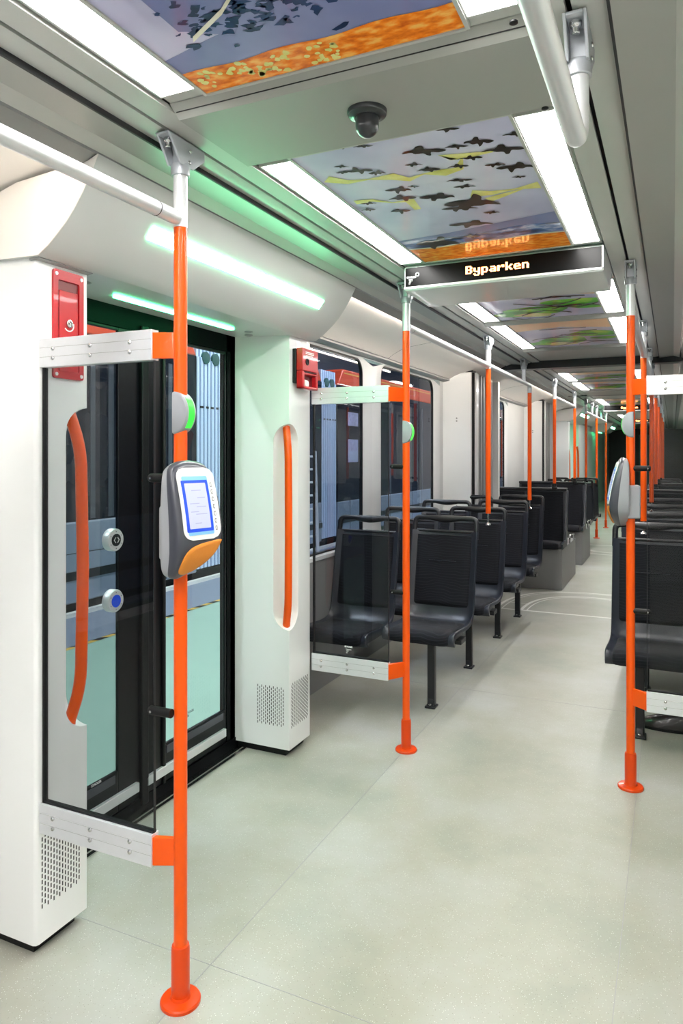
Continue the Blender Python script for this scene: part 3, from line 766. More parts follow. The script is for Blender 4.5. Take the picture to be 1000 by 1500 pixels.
# ------------------------------------------------------------------ dome camera
t = thing('dome_camera', 'small dark dome camera on the grey ceiling', 'camera', (.012, 1.515, CZ - .022))
m = MB(); m.lathe((.012, 1.515, CZ - .022), [(.046, .001), (.046, -.006), (.044, -.010), (.034, -.0125), (.030, -.016), (.0, -.016)], 40); m.build('base_ring', 'dome', t)
m = MB(); c = (.012, 1.515, CZ - .022 - .034); pr = [(.027, .020)] + [(.027 * math.cos(a), -.027 * math.sin(a)) for a in [PI / 2 * k / 10 for k in range(10)]] + [(.0005, -.027)]
m.lathe(c, pr, 36); m.build('dome', 'dome', t)

# ------------------------------------------------------------------ destination displays
FONT = {'B': ["111110", "110011", "110011", "111110", "110011", "110011", "111110", "000000", "000000"],
        'y': ["000000", "000000", "110011", "110011", "110011", "011111", "000011", "110011", "011110"],
        'p': ["000000", "000000", "111110", "110011", "110011", "110011", "111110", "110000", "110000"],
        'a': ["000000", "000000", "011110", "000011", "011111", "110011", "011111", "000000", "000000"],
        'r': ["000000", "000000", "110111", "111011", "110000", "110000", "110000", "000000", "000000"],
        'k': ["110000", "110000", "110011", "110110", "111100", "110110", "110011", "000000", "000000"],
        'e': ["000000", "000000", "011110", "110011", "111111", "110000", "011111", "000000", "000000"],
        'n': ["000000", "000000", "111110", "110011", "110011", "110011", "110011", "000000", "000000"]}
def display(y, label, txt=True):
    t = thing('destination_display', label, 'display', (0, y, 2.11), 'hanging destination displays')
    zt, zb, yb = 2.196, 2.104, y + .40
    poly = [(y, zb), (y + .005, zb - .006), (yb - .06, zb - .012), (yb, CZ - .04), (yb, CZ), (y + .02, CZ), (y, zt)]
    m = MB(); m.loft([[(-.398, a, b) for a, b in poly], [(.41, a, b) for a, b in poly]]); m.build('housing', 'header', t, bevel=.004)
    m = MB(); m.box(-.392, .404, y - .003, y + .001, zb + .009, zt - .002); m.build('screen', 'blackscreen', t)
    m = MB(); m.box(-.398, .41, y - .005, y + .002, zb + .001, zb + .009); m.box(.404, .41, y - .005, y + .002, zb, zt); m.build('edge_trim', 'offwhite', t)
    dot = .0047; w = 'Byparken'; m = MB(); x = -.128; z0 = zt - .022
    for ch in w:
        for r_, row in enumerate(FONT[ch]):
            for q, b in enumerate(row):
                if b == '1': m.box(x + q * dot, x + q * dot + dot * .86, y - .0042, y - .003, z0 - (r_ + 1) * dot, z0 - r_ * dot - dot * .14)
        x += dot * 7
    m.build('led_text', 'amber', t, smooth=0)
    if txt:
        m = MB(); n = 24; cx, cz = -.338, zt - .033
        o_ = [(cx + .0085 * math.cos(2 * PI * k / n), cz + .0085 * math.sin(2 * PI * k / n)) for k in range(n)]; i_ = [(cx + .0062 * math.cos(2 * PI * k / n), cz + .0062 * math.sin(2 * PI * k / n)) for k in range(n)]
        m.loft([[(a, y - .0036, b) for a, b in o_], [(a, y - .0036, b) for a, b in i_]], cap=False); m.build('ring_symbol', 'whitemark', t)
        text_mesh('marking', 'STADLER', .010, 'whitemark', t, (-.385, y - .0038, zt - .046), (PI / 2, 0, 0), .0004)
        text_mesh('marking', 'Display\nType 3\n24 V\nE 1', .006, 'whitemark', t, (-.376, y - .0038, zt - .054), (PI / 2, 0, 0))
    return t
display(2.90, 'hanging black display reading Byparken in amber letters, nearest one')
display(12.7, 'distant hanging display with amber letters, upper of the two far away', False)
display(17.9, 'distant hanging display with amber letters, lower of the two far away', False)

# ------------------------------------------------------------------ grab poles
def bracket_mb(x, y, top=2.192):
    m = MB()
    # trapezoid in the y-z plane, hollow on its near side
    zt, zb = top, 2.128
    W_, w_ = .075, .026
    sh = [(y - W_, zt), (y - W_ + .012, zt - .012), (y - w_, zb), (y + w_, zb), (y + W_, zt - .025), (y + W_, zt)]
    ring = lambda xx: [(xx, a, b) for a, b in sh]
    m.loft([ring(x - .021), ring(x - .015)]); m.loft([ring(x + .015), ring(x + .021)])
    m.loft([[(x - .015, y - .02, zt), (x + .015, y - .02, zt), (x + .015, y + W_, zt), (x - .015, y + W_, zt)], [(x - .015, y - .008, zb), (x + .015, y - .008, zb), (x + .015, y + w_, zb), (x - .015, y + w_, zb)]])
    m.box(x - .015, x + .015, y - W_, y + W_, zt - .006, zt)
    m.lathe((x, y, zb - .022), [(.0235, 0), (.0245, .024), (.022, .03)], 24)
    for yy, zz in ((y + .012, zt - .022), (y + .008, zt - .05)):
        m.lathe((x + .021, yy, zz), [(.0055, 0), (.005, .003), (0, .004)], 12, 1, axis=0); m.lathe((x - .021, yy, zz), [(.0055, 0), (.005, -.003), (0, -.004)], 12, 1, axis=0)
    m.lathe((x, y - W_ + .026, zt - .03), [(.007, 0), (.007, .012), (.011, .014), (.011, .024)], 14, 1)
    return m
R_P = .0172
def pole(x, y, label, base='floor', zbot=0.0, ztop=1.975, upper=True, stubs=None, group='orange grab poles', joint=True):
    t = thing('grab_pole', label, 'pole', (x, y, zbot), group)
    z0 = .14 if base == 'floor' else zbot
    m = MB(); m.lathe((x, y, 0), [(R_P, z0 - .01), (R_P, ztop)], 24); m.build('tube', 'orange', t)
    if base == 'floor':
        m = MB(); m.lathe((x, y, 0), [(.0235, .012), (.0235, .137), (.0215, .146), (.0175, .147)], 28); m.build('sleeve', 'orange_red', t)
        m = MB(); m.lathe((x, y, 0), [(.051, 0), (.051, .007), (.048, .0105), (.026, .013), (.024, .02)], 40); m.build('base_flange', 'orange_red', t)
    elif base == 'collar':
        m = MB(); m.lathe((x, y, 0), [(.028, zbot - .02), (.03, zbot + .01), (.022, zbot + .014), (.02, zbot + .05)], 20); m.build('collar', 'black', t)
    else:
        m = MB(); m.lathe((x, y, 0), [(.006, zbot - .075), (.006, zbot)], 10); m.lathe((x, y, 0), [(.02, zbot - .09), (.02, zbot - .083), (.006, zbot - .07)], 14); m.build('foot_bolt', 'steel', t)
    if upper:
        m = MB(); m.lathe((x, y, 0), [(R_P + .0008, ztop), (R_P + .0008, 2.13)], 24); m.build('upper_tube', 'silver', t)
        bracket_mb(x, y).build('ceiling_bracket', ['bracket', 'steel'], t, bevel=.0015)
    if stubs:
        for z in (1.337, .742):
            m = MB(); sx = stubs; yo_ = .026 if y < 2 else .002
            m.tube([(x + sx * .008, y - yo_, z), (x + sx * .068, y - yo_, z), (x + sx * .074, y - yo_, z), (x + sx * .078, y - yo_, z)], [.0115, .0115, .011, .008], 16); m.lathe((x + sx * .066, y - yo_ - .0115, z), [(.0035, 0), (.0035, -.0012), (.002, -.0014)], 10, 1, axis=1)
            m.build('glass_clamp', ['black', 'steel'], t)
    return t
pole(-PX, 1.48, 'orange grab pole nearest the camera, carrying the card reader', stubs=-1)
pole(-PX, 3.18, 'orange grab pole beyond the doorway beside the front left seats', stubs=-1)
pole(PX, 3.22, 'orange grab pole on a round floor base at the right aisle edge', stubs=1)
pole(-PX, 4.83, 'orange pole rising from the second left seat back', 'seat', 1.0)
pole(-PX, 6.38, 'orange pole behind the fourth left seat, bent into the handrail', 'seat', 1.0, 1.93, False)
pole(-PX, 7.83, 'orange pole with black collar on the first left bench back', 'collar', 1.03)
pole(-PX, 9.55, 'orange pole with black collar on the second left bench back', 'collar', 1.03)
pole(-PX, 10.87, 'distant orange pole on the left, beyond the second bench', 'collar', 1.0)
pole(-PX, 12.45, 'distant orange pole before the far left doorway', 'floor')
pole(-PX, 14.25, 'farthest left orange pole with a red floor base in the aisle', 'floor')
pole(PX, 4.68, 'orange pole on the right just behind the aluminium rail', 'seat', 1.0)
pole(PX, 6.5, 'second orange pole of the right row seen behind the front right pole', 'seat', 1.0)
pole(PX, 8.1, 'third orange pole of the right row seen behind the front right pole', 'collar', 1.03)
pole(PX, 9.66, 'fourth orange pole of the right row seen behind the front right pole', 'collar', 1.03)
pole(PX, 11.2, 'fifth orange pole of the right row seen behind the front right pole', 'collar', 1.0)
pole(PX, 12.6, 'sixth orange pole of the right row, far down the aisle', 'floor')
pole(PX, 14.3, 'farthest orange pole of the right row', 'floor')

# handrails
RZ = 1.997
def rail(path, label, hang=(), joints=()):
    t = thing('handrail', label, 'handrail', path[0], 'silver handrails')
    m = MB(); m.tube(fillet(path, .07, 8), .0185, 20); m.build('tube', 'silver', t)
    for (x, y) in hang:
        m = MB(); m.lathe((x, y, 0), [(.0165, RZ), (.0165, 2.13)], 20); m.build('hanger', 'silver', t)
        bracket_mb(x, y).build('ceiling_bracket', ['bracket', 'steel'], t, bevel=.0015)
    for (x, y) in joints:
        m = MB(); m.tube([(x, y - .0012, RZ), (x, y + .0012, RZ)], .0189, 20); m.build('joint_ring', 'black', t)
    return t
rail([(-PX, -2.1, RZ), (-PX, 1.462, RZ)], 'silver handrail running from the upper left edge to the nearest orange pole', (), [(-PX, 1.385)])
rail([(-PX, 3.198, RZ), (-PX, 6.38, RZ), (-PX, 6.38, 1.93)], 'silver handrail over the left seats from the second pole to the gangway', [(-PX, 6.11)], [(-PX, 3.26)])
rail([(PX, -2.1, 1.975), (PX, 1.405, 1.975), (PX, 1.405, 2.13)], 'thick silver handrail hanging at the top right, ending in a bend')
bk = [o for o in bpy.data.objects if o.name.startswith('handrail')][-1]
bracket_mb(PX, 1.405).build('ceiling_bracket', ['bracket', 'steel'], bk, bevel=.0015)
rail([(PX, 3.238, RZ), (PX, 6.45, RZ)], 'silver handrail over the right seats', [(PX, 5.9)])
rail([(-PX, 7.85, RZ), (-PX, 9.53, RZ)], 'silver handrail over the left benches beyond the gangway')
rail([(-PX, 10.89, RZ), (-PX, 14.22, RZ)], 'distant silver handrail on the left before the far doorway', [(-PX, 11.7), (-PX, 13.4)])
rail([(PX, 6.55, RZ), (PX, 14.2, RZ)], 'distant silver handrail over the right seats')

# ------------------------------------------------------------------ stop buttons
def stop_button(x, y, s, z, label):
    t = thing('stop_button', label, 'stop button', (x, y, z), 'stop buttons on the poles')
    out = []
    r = .055; n = 28; T = .021
    prof = [(-.013, -r * .96)] + [(-.008 + .043 * math.cos(a), r * math.sin(a)) for a in [-PI / 2 + PI * k / n for k in range(n + 1)]] + [(-.013, r * .96)]
    ins = lambda k_, d: [((px - .012) * k_ + .012, pz * k_) for px, pz in prof]
    rings = []
    for yy, k_ in ((-T, .90), (-T + .003, .97), (-T + .008, 1.0), (T - .008, 1.0), (T - .003, .97), (T, .90)):
        rings.append([(x + s * a, y + yy, z + b) for a, b in ins(k_, 0)])
    m = MB(); m.loft(rings); m.build('housing', 'grey', t, smooth=50)
    m = MB(); A = [-.78 + 1.56 * k / 14 for k in range(15)]
    lens = [(-.008 + .0442 * math.cos(a), r * 1.012 * math.sin(a)) for a in A]
    m.loft([[(x + s * a, y - .011, z + b) for a, b in lens] + [(x + s * .01, y - .011, z)], [(x + s * a, y + .011, z + b) for a, b in lens] + [(x + s * .01, y + .011, z)]])
    m.build('lens', 'greenlight', t)
    return t
stop_button(-PX, 1.48, 1, 1.503, 'grey half round stop button with green light on the nearest pole')
stop_button(-PX, 3.18, 1, 1.50, 'grey half round stop button with green light on the pole beyond the doorway')
stop_button(PX, 3.22, -1, 1.52, 'grey half round stop button on the right pole')

# ------------------------------------------------------------------ card readers
def reader(x, y, ang, label):
    t = thing('card_reader', label, 'card reader', (0, 0, 0), 'card readers on the poles')
    Hh = .142; zc = 0.0
    def xf(z):          # front face depth, fullest in the lower third
        u = (z + Hh) / (2 * Hh)
        if u >= .3: return .040 + .044 * (1 - min(1.0, (u - .3) / .7) ** 1.5)
        return .084 - .030 * ((.3 - max(0, u)) / .3) ** 2
    ctl = [(-.058, .128), (-.030, .142), (.010, .144), (.046, .134), (.064, .108), (.072, .050), (.074, -.010), (.071, -.050), (.056, -.086), (.024, -.114), (-.016, -.136), (-.046, -.146), (-.064, -.138), (-.071, -.110), (-.073, -.040), (-.071, .050), (-.067, .104)]
    outl = []
    for i in range(len(ctl)):
        p0, p1, p2, p3 = (Vector(ctl[(i + j) % len(ctl)]) for j in (-1, 0, 1, 2))
        for k in range(4):
            q = k / 4; v = .5 * ((2 * p1) + (p2 - p0) * q + (2 * p0 - 5 * p1 + 4 * p2 - p3) * q * q + (3 * p1 - p0 - 3 * p2 + p3) * q ** 3); outl.append((v.x, v.y))
    ring = lambda f, k_: [(f(b * k_), a * k_, b * k_) for a, b in outl]
    m = MB(); m.loft([ring(lambda z: .006, .90), ring(lambda z: .010, .97), ring(lambda z: .014, .985), ring(lambda z: xf(z) * .55, 1.0), ring(lambda z: xf(z) * .62, 1.0)], 0)
    m.build('rear_shell', 'grey', t, smooth=50)
    m = MB(); m.loft([ring(lambda z: xf(z) * .60, 1.005), ring(lambda z: xf(z) * .80, 1.0), ring(lambda z: xf(z) * .93, .965), ring(lambda z: xf(z) * .99, .91), ring(lambda z: xf(z), .84), ring(lambda z: xf(z), .6), ring(lambda z: xf(z), .3), ring(lambda z: xf(z), .05)], 0)
    m.build('front_bezel', 'greydark', t, smooth=60)
    def patch(name, ya, yb, za, zb, off, mm, r=.006, nz=40, parent=None, taper=0.0):
        pts = rrect(ya, yb, za, zb, r, 5); mbb = MB()
        # grid strips in z so that it follows the curved front
        rows = []
        for k in range(nz + 1):
            z = za + (zb - za) * k / nz
            dz = min(z - za, zb - z); inn = 0 if dz >= r else r - math.sqrt(max(0, r * r - (r - dz) ** 2))
            tp = taper * (1 - k / nz)
            rows.append((ya + inn + tp, yb - inn - tp * .2, z))
        vs = []; fs = []
        for o_ in (off, off - .004):
            for a, b, z in rows: vs += [(xf(z) + o_, a, z), (xf(z) + o_, b, z)]
        N = len(rows)
        for k in range(N - 1):
            i = 2 * k; fs.append((i, i + 1, i + 3, i + 2)); j = 2 * N + 2 * k; fs.append((j, j + 2, j + 3, j + 1)); fs.append((i, i + 2, j + 2, j)); fs.append((i + 1, j + 1, j + 3, i + 3))
        fs.append((0, 2 * N, 2 * N + 1, 1)); e_ = 2 * N - 2; fs.append((e_, e_ + 1, e_ + 1 + 2 * N, e_ + 2 * N))
        mbb.add(vs, fs); return mbb.build(name, mm, parent or t, smooth=30)
    w = patch('screen_frame', -.055, .061, -.050, .127, .0025, 'offwhite', .026)
    patch('screen', -.042, .038, -.038, .106, .0034, 'tapelight', .002)
    patch('notice_border', -.046, .036, -.030, .096, .0040, 'tapeblue', .001)
    pp = patch('notice_sheet', -.038, .028, -.022, .089, .0046, 'paper', .001)
    for z, a, b in ((.07, -.02, .01), (.052, -.005, .02), (.038, -.03, .0), (.030, -.01, .02), (.018, -.03, -.005), (.012, -.015, .02), (-.010, -.02, .0)):
        patch('print_line', a, b, z, z + .0022, .0050, 'ink', .0002, 2)
    for k in range(7):
        patch('key_mark', .0435, .050, -.030 + k * .018, -.030 + k * .018 + .011, .0030, 'ink' if False else 'greydark', .001, 2)
        patch('key_cap', .0447, .0488, -.0285 + k * .018, -.0285 + k * .018 + .008, .0034, 'offwhite', .001, 2)
    cpl = [(.060, -.054), (.030, -.056), (-.010, -.062), (-.040, -.074), (-.054, -.094), (-.059, -.120), (-.052, -.132), (-.036, -.134), (-.010, -.126), (.018, -.110), (.042, -.088), (.056, -.066)]
    fine = []
    for i in range(len(cpl)):
        p0, p1, p2, p3 = (Vector(cpl[(i + j) % len(cpl)]) for j in (-1, 0, 1, 2))
        for k in range(3):
            q = k / 3; v = .5 * ((2 * p1) + (p2 - p0) * q + (2 * p0 - 5 * p1 + 4 * p2 - p3) * q * q + (3 * p1 - p0 - 3 * p2 + p3) * q ** 3); fine.append((v.x, v.y))
    cx_, cz_ = -.005, -.095
    rg = lambda k_, o_: [(xf(cz_ + (b - cz_) * k_) + o_, cx_ + (a - cx_) * k_, cz_ + (b - cz_) * k_) for a, b in fine]
    m = MB(); m.loft([rg(1, -.012), rg(1, .0025), rg(.96, .0038), rg(.7, .0038), rg(.35, .0038), rg(.03, .0038)]); m.build('card_plate', 'readorange', t, smooth=50)
    # box clamped round the pole
    m = MB(); m.box(-.040, .016, -.040, .036, -.108, .030); m.build('pole_clamp', 'grey', t, bevel=.008, seg=3)
    t.location = (x, y, 1.237); t.rotation_euler = (0, 0, ang)
    return t
reader(-PX + .004, 1.475, math.radians(-14), 'grey card reader with a blue-taped paper notice on the nearest pole')
reader(PX - .004, 3.215, math.radians(180 + 8), 'grey card reader seen from its side on the right pole')

# ------------------------------------------------------------------ glass screens with aluminium rails
SCREW = None
def screen(xw, xp, yf, ypole, label, n_screw=3):
    s = 1 if xp > xw else -1
    t = thing('glass_screen', label, 'glass screen', ((xw + xp) / 2, yf, .35), 'tinted glass screens')
    xa, xb = min(xw, xp), max(xw, xp)
    for nm, z0, z1 in (('top_rail', 1.638, 1.716), ('bottom_rail', .346, .428)):
        m = MB(); m.box(xa, xb, yf, yf + .028, z0, z1, 0); h = z1 - z0
        for k in (.35, .68): m.box(xa + .001, xb - .001, yf - .0004, yf + .001, z0 + h * k, z0 + h * k + .0012, 1)
        r = m.build(nm, ['alu', 'trimgrey'], t, bevel=.0025)
        for i in range(n_screw):
            x = xw + (xp - xw) * (.13 + .345 * i)
            for k in (.25, .58):
                q = MB(); q.lathe((x, yf, z0 + h * k + .004), [(.0062, .001), (.006, -.003), (.003, -.0052), (.0, -.0055)], 14, axis=1); q.build('screw', 'steel', r)
        # painted bracket to the pole
        b = MB(); x0, x1 = sorted((xp - s * .004, xp + s * (abs(-PX - xp) if xp < 0 else abs(PX - xp))))
        xe = -PX if xp < 0 else PX
        b.loft([[(xp - s * .01, yf + .006, z) , (xp + s * .004, yf + .004, z), (xe, ypole - .008, z), (xe, ypole + .002, z), (xp - s * .01, yf + .016, z)] for z in (z0 + .004, z1 - .008)])
        b.build('pole_bracket', 'orange', t, bevel=.001)
    g = MB(); g.box(xa + .012 if s < 0 else xa + .004, xb - .002 if s > 0 else xb - .012, yf + .012, yf + .018, .40, 1.66); g.build('pane', 'screenglass', t)
    e = MB(); e.box(*sorted((xp - s * .0005, xp - s * .003)), yf + .0115, yf + .0185, .428, 1.638); e.build('pane_edge', 'charcoal', t)
    e = MB(); e.box(*sorted((xw + s * .003, xw + s * .010)), yf + .008, yf + .022, .428, 1.638); e.build('gasket', 'black', t)
    e = MB(); e.box(xa + .004, xb - .002, yf + .008, yf + .022, .426, .434); e.build('gasket', 'black', t)
    return t
screen(-.943, -.552, 1.442, 1.48, 'tinted glass screen between aluminium rails nearest the camera')
t2 = screen(-.943, -.545, 3.086, 3.18, 'tinted glass screen between aluminium rails in front of the left seats')
screen(.943, .553, 3.16, 3.22, 'tinted glass screen between aluminium rails at the right edge')
text_mesh('glass_marking', 'STADLER', .010, 'whitemark', t2, (-.77, 3.096, .475), (PI / 2, 0, 0), .0004)
text_mesh('glass_marking', 'Temperit\n 43R\n E6', .008, 'whitemark', t2, (-.765, 3.096, .463), (PI / 2, 0, 0))

# ------------------------------------------------------------------ seats
def sheet(mb, prof, xs, off, th, mi=0):
    """prof: list of (y,z) front->top; off(i,x) offset along the normal; solid sheet of thickness th"""
    n = len(prof); N = []
    for i in range(n):
        a = Vector(prof[max(0, i - 1)]); b = Vector(prof[min(n - 1, i + 1)]); d = (b - a).normalized(); N.append(Vector((-d.y, d.x)))
    k = len(xs); top = []; bot = []
    for i in range(n):
        for x in xs:
            o_ = off(i, x); p = Vector(prof[i]) + N[i] * o_; q = Vector(prof[i]) + N[i] * (o_ - th) if not callable(th) else Vector(prof[i]) + N[i] * th(i, x)
            top.append((x, p.x, p.y)); bot.append((x, q.x, q.y))
    fs = []; T = n * k
    for i in range(n - 1):
        for j in range(k - 1):
            a = i * k + j; fs.append((a, a + 1, a + k + 1, a + k)); fs.append((T + a, T + a + k, T + a + k + 1, T + a + 1))
    for i in range(n - 1):
        a = i * k; fs.append((a, a + k, T + a + k, T + a)); b = i * k + k - 1; fs.append((b, T + b, T + b + k, b + k))
    for j in range(k - 1):
        fs.append((j, T + j, T + j + 1, j + 1)); b = (n - 1) * k + j; fs.append((b, b + 1, T + b + 1, T + b))
    mb.add(top + bot, fs, mi)
def smoothprof(pts, n=4):
    out = []
    for i in range(len(pts) - 1):
        p0 = Vector(pts[max(0, i - 1)]); p1 = Vector(pts[i]); p2 = Vector(pts[i + 1]); p3 = Vector(pts[min(len(pts) - 1, i + 2)])
        for k in range(n):
            t = k / n; out.append(tuple(.5 * ((2 * p1) + (p2 - p0) * t + (2 * p0 - 5 * p1 + 4 * p2 - p3) * t * t + (3 * p1 - p0 - 3 * p2 + p3) * t ** 3)))
    out.append(tuple(pts[-1])); return out
def make_seat(label, leg, group):
    t = thing('passenger_seat', label, 'seat', (0, 0, 0), group)
    hw = .205
    SH = smoothprof([(-.085, .365), (-.092, .392), (-.065, .412), (.03, .408), (.17, .398), (.265, .408), (.318, .445), (.340, .51), (.358, .60), (.392, .77), (.418, .90), (.424, .925)], 3)
    xs = [-hw, -hw + .006, -hw + .022, -hw + .05, -.08, 0, .08, hw - .05, hw - .022, hw - .006, hw]
    fl_ = {0: .020, 1: .024, 2: .014, 3: .003, 4: 0, 5: 0, 6: 0, 7: .003, 8: .014, 9: .024, 10: .020}
    n = len(SH)
    m = MB(); sheet(m, SH, xs, lambda i, x: fl_[xs.index(x)] * min(1, i / 5), .016)
    # undertray box
    m.box(-.16, .16, -.02, .25, .355, .395)
    m.build('shell', 'shell', t, smooth=60)
    # seat pad
    SP = smoothprof([(-.088, .372), (-.094, .396), (-.066, .416), (.03, .413), (.17, .402), (.262, .409)], 4)
    pxs = [-.172, -.168, -.158, -.13, -.06, 0, .06, .13, .158, .168, .172]
    ed = [0, .010, .018, .022, .021, .019, .021, .022, .018, .010, 0]; ns = len(SP)
    m = MB(); sheet(m, SP, pxs, lambda i, x: ed[pxs.index(x)] * min(1, (ns - 1 - i) / 2.0, (i + .4) / 1.5), lambda i, x: -.004); m.build('seat_pad', 'fabric', t, smooth=60)
    BP = smoothprof([(.338, .485), (.347, .53), (.360, .60), (.392, .77), (.416, .885), (.419, .905)], 4); nb = len(BP)
    m = MB(); sheet(m, BP, pxs, lambda i, x: ed[pxs.index(x)] * .85 * min(1, (nb - 1 - i + .01) / 2.0, (i + .01) / 2.0) + .002, lambda i, x: -.004); m.build('back_pad', 'fabric', t, smooth=60)
    # hand grip loop over the backrest
    path = fillet([(-.193, .415, .885), (-.193, .425, .935), (-.193, .436, 1.005), (.193, .436, 1.005), (.193, .425, .935), (.193, .415, .885)], .042, 6)
    rs = []
    for p in path: rs.append(.0155)
    # thicken the middle of the grip
    pts = []; rr = []
    for i in range(len(path) - 1):
        a, b = path[i], path[i + 1]; L_ = (b - a).length; k = max(1, int(L_ / .03))
        for j in range(k):
            p = a.lerp(b, j / k); pts.append(p); rr.append(.0155 + (.007 * max(0, math.cos(p.x / .09 * PI / 2)) if p.z > .99 and abs(p.x) < .09 else 0))
    pts.append(path[-1]); rr.append(.0155)
    for q, r_ in zip(pts, rr): q.z -= max(0, r_ - .0155) * .9
    m = MB(); m.tube(pts, rr, 12); m.tube([(-.19, .424, .925), (.19, .424, .925)], .009, 10); m.build('grab_handle', 'charcoal', t, smooth=60)
    # paper pocket line on the backrest
    if leg:
        m = MB(); m.box(.030, .072, -.018, .018, .012, .37); m.build('leg', 'charcoal', t, bevel=.004)
        m = MB(); m.box(.022, .080, -.040, .030, 0, .012); m.prism([(-.018, .012), (-.036, .012), (-.018, .05)], 0, .034, .068); ft = m.build('foot_plate', 'charcoal', t, bevel=.003)
        m = MB(); m.lathe((.05, -.029, .018), [(.009, 0), (.009, .006), (.005, .009), (0, .010)], 12); m.build('bolt', 'steel', ft)
        m = MB(); m.box(.07, .19, .10, .20, .33, .358); m.build('mount_bracket', 'charcoal', t, bevel=.004)
    return t
def pad_line(seat):  # thin stitched seam on the back pad
    m = MB(); m.box(-.085, .085, .3655, .3700, .752, .755); return m.build('seam', 'shell', seat)
# visible rows
rows = [3.785, 4.585, 5.425, 6.19]
ordn = ['front', 'second', 'third', 'fourth']
A = make_seat('navy upholstered aisle seat on a black leg, front row on the left', True, 'left seats by the first windows'); pad_line(A)
A.location = (-.608, rows[0], 0)
B = make_seat('navy window seat behind the tinted glass, front row on the left', False, 'left seats by the first windows')
B.location = (-1.028, rows[0] - .20, 0)
for i in (1, 2, 3):
    dup(A, (-.608, rows[i], 0), 0, 'navy aisle seat, %s row on the left' % ordn[i])
    dup(B, (-1.028, rows[i] - .20, 0), 0, 'navy window seat, %s row on the left' % ordn[i])
def mirror_leg(seat):
    for c_ in seat.children:
        if c_.name.split('.')[0] in ('leg', 'foot_plate', 'mount_bracket'): c_.location.x -= .10 if c_.name.split('.')[0] != 'mount_bracket' else .26
rr_ = [3.82, 4.60, 5.40, 6.18]
for i in range(4):
    q = dup(A, (.552, rr_[i], 0), 0, ('navy aisle seat at the right edge behind the right pole, front row' if i == 0 else 'navy aisle seat, %s row on the right' % ordn[i]), 'right seats'); mirror_leg(q)
    dup(B, (1.02, rr_[i] - .1, 0), 0, ('navy window seat at the right edge behind glass, front row' if i == 0 else 'navy window seat, %s row on the right, mostly hidden' % ordn[i]), 'right seats')
# seats beyond the second gangway face the far doorway
for i, y in enumerate((11.35, 12.12)):
    q = dup(A, (-.608, y + .05, 0), PI, 'distant navy aisle seat seen from behind, %s of two' % ('nearer', 'farther')[i], 'distant left seats')
    dup(B, (-1.03, y, 0), PI, 'distant navy window seat seen from behind, %s of two' % ('nearer', 'farther')[i], 'distant left seats')
for i, y in enumerate((11.4, 12.2)):
    dup(A, (.56, y, 0), PI, 'distant navy aisle seat on the right, %s of two' % ('nearer', 'farther')[i], 'distant right seats')

# ------------------------------------------------------------------ benches on grey plinths
def bench(s, y, label, ln=1.12):
    """double bench facing the camera on a wheel-box plinth"""
    t = thing('bench_seat', label, 'bench', (s * .8, y, 0), 'double benches on grey boxes')
    xi, xo = s * .375, s * 1.22; X = lambda a, b: sorted((a, b))
    m = MB(); m.box(*X(xi, xo), y, y + ln, 0, .415); m.build('plinth', 'plinth', t, bevel=.004)
    for x0, x1 in ((.40, .80), (.81, 1.20)):
        SP = smoothprof([(y - .05, .425), (y - .055, .45), (y - .03, .475), (y + .12, .468), (y + .27, .455)], 4)
        cx = s * (x0 + x1) / 2; pxs = [cx + d for d in (-.195, -.19, -.175, -.1, 0, .1, .175, .19, .195)]; ed = [0, .01, .016, .02, .02, .02, .016, .01, 0]
        m = MB(); sheet(m, SP, pxs, lambda i, x: ed[pxs.index(x)] * min(1, (i + .4) / 1.5), .045); m.build('seat_cushion', 'fabric', t, smooth=60)
        b0 = MB(); BP = smoothprof([(y + .28, .46), (y + .295, .55), (y + .325, .75), (y + .355, .985)], 4)
        sheet(b0, BP, pxs, lambda i, x: ed[pxs.index(x)], .02); b0.build('back_cushion', 'fabric', t, smooth=60)
    m = MB(); m.loft([[(x, y + .30, .415), (x, y + .40, .415), (x, y + .425, 1.0), (x, y + .35, 1.0)] for x in (xi - s * .0, xo)]); m.build('back_shell', 'shell', t, bevel=.006)
    m = MB(); m.box(*X(xi, xo + s * .0), y + .325, y + .435, 1.0, 1.028); m.build('back_cap', 'charcoal', t, bevel=.006)
    m = MB(); m.loft([[(x, y - .02, .43), (x, y + .30, .415), (x, y + .42, 1.0), (x, y + .35, 1.0), (x, y + .26, .60), (x, y + .20, .49), (x, y - .02, .47)] for x in (xi - s * .012, xi + s * .012)]); m.build('side_panel', 'shell', t, bevel=.004)
    m = MB(); m.tube(fillet([(xi - s * .018, y + .46, .43), (xi - s * .018, y + .46, .52), (xi - s * .018, y + .80, .50), (xi - s * .018, y + .80, .43)], .04), .009, 10); m.build('side_rail', 'steel', t)
    return t
bench(-1, 7.55, 'black double bench on a grey box, first on the left beyond the gangway')
bench(-1, 9.35, 'black double bench on a grey box, second on the left beyond the gangway', .92)
bench(1, 7.6, 'black double bench on a grey box on the right beyond the gangway')
bench(1, 9.4, 'second black double bench on a grey box on the right', .90)

# ------------------------------------------------------------------ far doorway (same pieces)
h2 = dup(h1, (-.95, 2.245 + 11.1, 1.945), label='distant curved door header with a green strip far down the left side')
doorway(11.1, 2)
for src, y, lab in ((p1, 1.527 + 11.1, 'distant white door pillar before the far doorway'), (p2, 2.975 + 11.1, 'distant white door pillar after the far doorway')):
    dup(src, (-1.1, y, 0), label=lab)
h3 = dup(h1, (-.95, 20.0, 1.945), label='farthest curved door header with a green strip')

